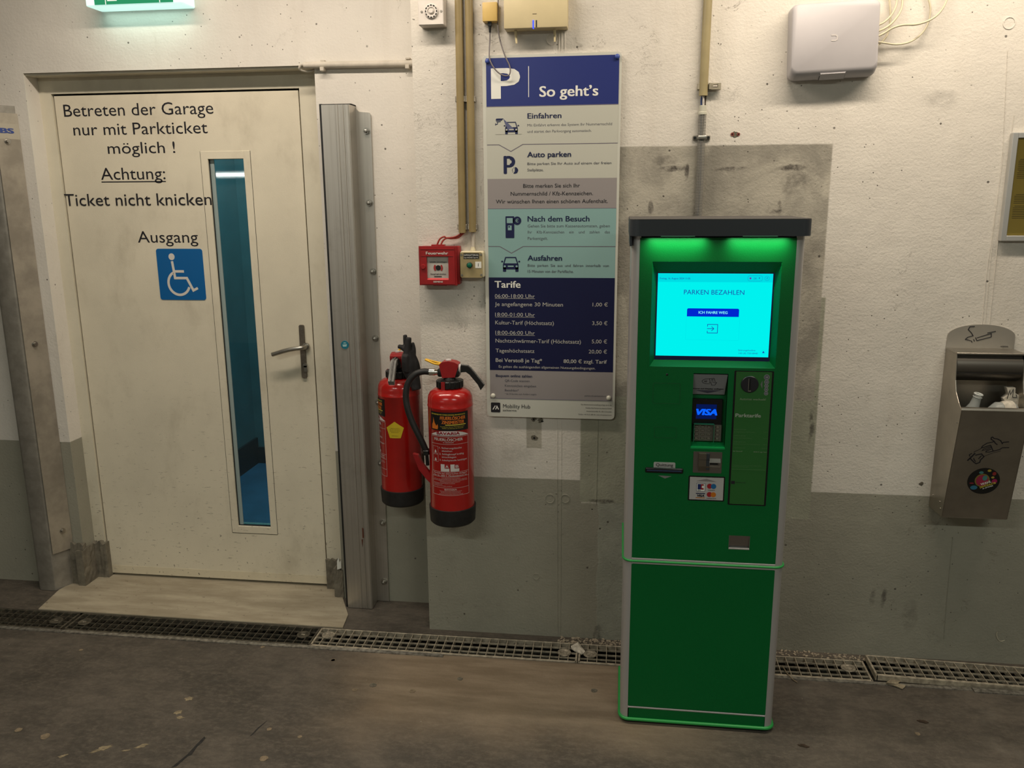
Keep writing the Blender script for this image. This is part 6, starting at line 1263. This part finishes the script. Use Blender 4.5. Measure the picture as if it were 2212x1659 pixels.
mk('logo_tile', prism(rrect(0.3266,0.3373,0.7946,0.8039, 0.001), yl, K), M['black_print'], tlb); text('Mobility Hub', 0.3398,0.7981,0.3672,0.0037, yl, M['black_print'], tlb)
# coin return
cre = mk('coin_return', join(box(cr[0], cr[1], K+0.012, K+0.016, cr[2], cr[3]), box(cr[0], cr[0]+0.0012, K-0.001, K+0.013, cr[2], cr[3]), box(cr[1]-0.0012, cr[1], K-0.001, K+0.013, cr[2], cr[3])), simple('return_steel', (0.22, 0.20, 0.18), 0.4, 0.6), pk)
mk('return_flap', prismx([(K+0.001, cr[3]), (K+0.0045, cr[2]+0.010), (K+0.0060, cr[2]+0.010), (K+0.003, cr[3])], cr[0]+0.001, cr[1]-0.001), simple('flap_steel', (0.24, 0.21, 0.185), 0.38, 0.8), pk)
mk('return_lip', bbox(cr[0], cr[1], K-0.002, K+0.012, cr[2], cr[2]+0.005, 0.001, 1), M['ksilver'], pk)
# bumper rings around the body
M['kring'] = simple('bumper_green', (0.02, 0.30, 0.06), 0.4)
def body_ring(z, r, off, name):
    a = rr+off; p = [(kx0-off, yb_, z)]+[(x, y, z) for x, y in qarc(kx0+rr, K+rr, a, pi, 1.5*pi, 8)]+[(x, y, z) for x, y in qarc(kx1-rr, K+rr, a, 1.5*pi, 2*pi, 8)]+[(kx1+off, yb_, z)]
    return mk(name, tube(p, r, 8, 0), M['kring'], pk, smooth=60)
body_ring((zm0+zm1)/2+0.0010, 0.0036, 0.0020, 'bumper_ring')
body_ring(0.0145, 0.0055, 0.0015, 'base_ring')
mk('base_plate', prismz(qarc(kx0+rr, K+rr, rr-0.004, pi, 1.5*pi)+qarc(kx1-rr, K+rr, rr-0.004, 1.5*pi, 2*pi)+[(kx1-0.004, yb_), (kx0+0.004, yb_)], 0.0, 0.013), M['black'], pk)
# overhanging cap with two downlights
cx0, cx1 = 0.0207, 0.4982; cz0, cz1 = 1.4964, 1.5396
cpo = qarc(cx0+0.028, K-0.03+0.028, 0.028, pi, 1.5*pi)+qarc(cx1-0.028, K-0.03+0.028, 0.028, 1.5*pi, 2*pi)+[(cx1, -0.19), (cx0, -0.19)]
cap = mk('cap', prismz(cpo, cz0, cz1), M['kdark'], pk, smooth=40)
mk('cap_rim', prismz([(x*0.998+0.0005, y) for x, y in cpo], cz1, cz1+0.002), simple('cap_dust', (0.055, 0.052, 0.048), 0.7), pk)
mk('cap_lip', box(cx0+0.002, cx0+0.008, K-0.004, -0.20, cz0-0.028, cz0), M['kdark'], pk)
LEDM = emit('downlight_green', (0.25, 0.8, 0.4), 0.8)
for xl in (0.150, 0.365):
    mk('downlight', box(xl-0.045, xl+0.045, K-0.026, K-0.018, cz0-0.0006, cz0+0.001), LEDM, pk)
    l = area('machine_downlight', (xl, K-0.022, cz0-0.002), (0.15, 0.008), 0.17, (0.45, 1.0, 0.62), (xl, K, cz0-0.060)); l.data.spread = radians(125); l.parent = pk; l.matrix_parent_inverse = Matrix.Translation(-Vector(pk.location))

# ------------------------------------------------------------------ wall lamp on the far side of the garage (seen mirrored in the door glass)
wl = thing('wall_lamp', (-4.0, -5.49, 1.83), 'long white tube lamp on the opposite garage wall', 'lamp')
mk('lamp_body', bbox(-5.3, -2.6, -5.50, -5.44, 1.825, 1.905, 0.004, 1), simple('lamp_white', (0.7, 0.7, 0.68), 0.5), wl)
mk('tube', cyl((-5.25, -5.425, 1.865), (-2.65, -5.425, 1.865), 0.018, n=12), emit('tube_light', (1.0, 0.95, 0.85), 16.0), wl, smooth=60)

flush_text()
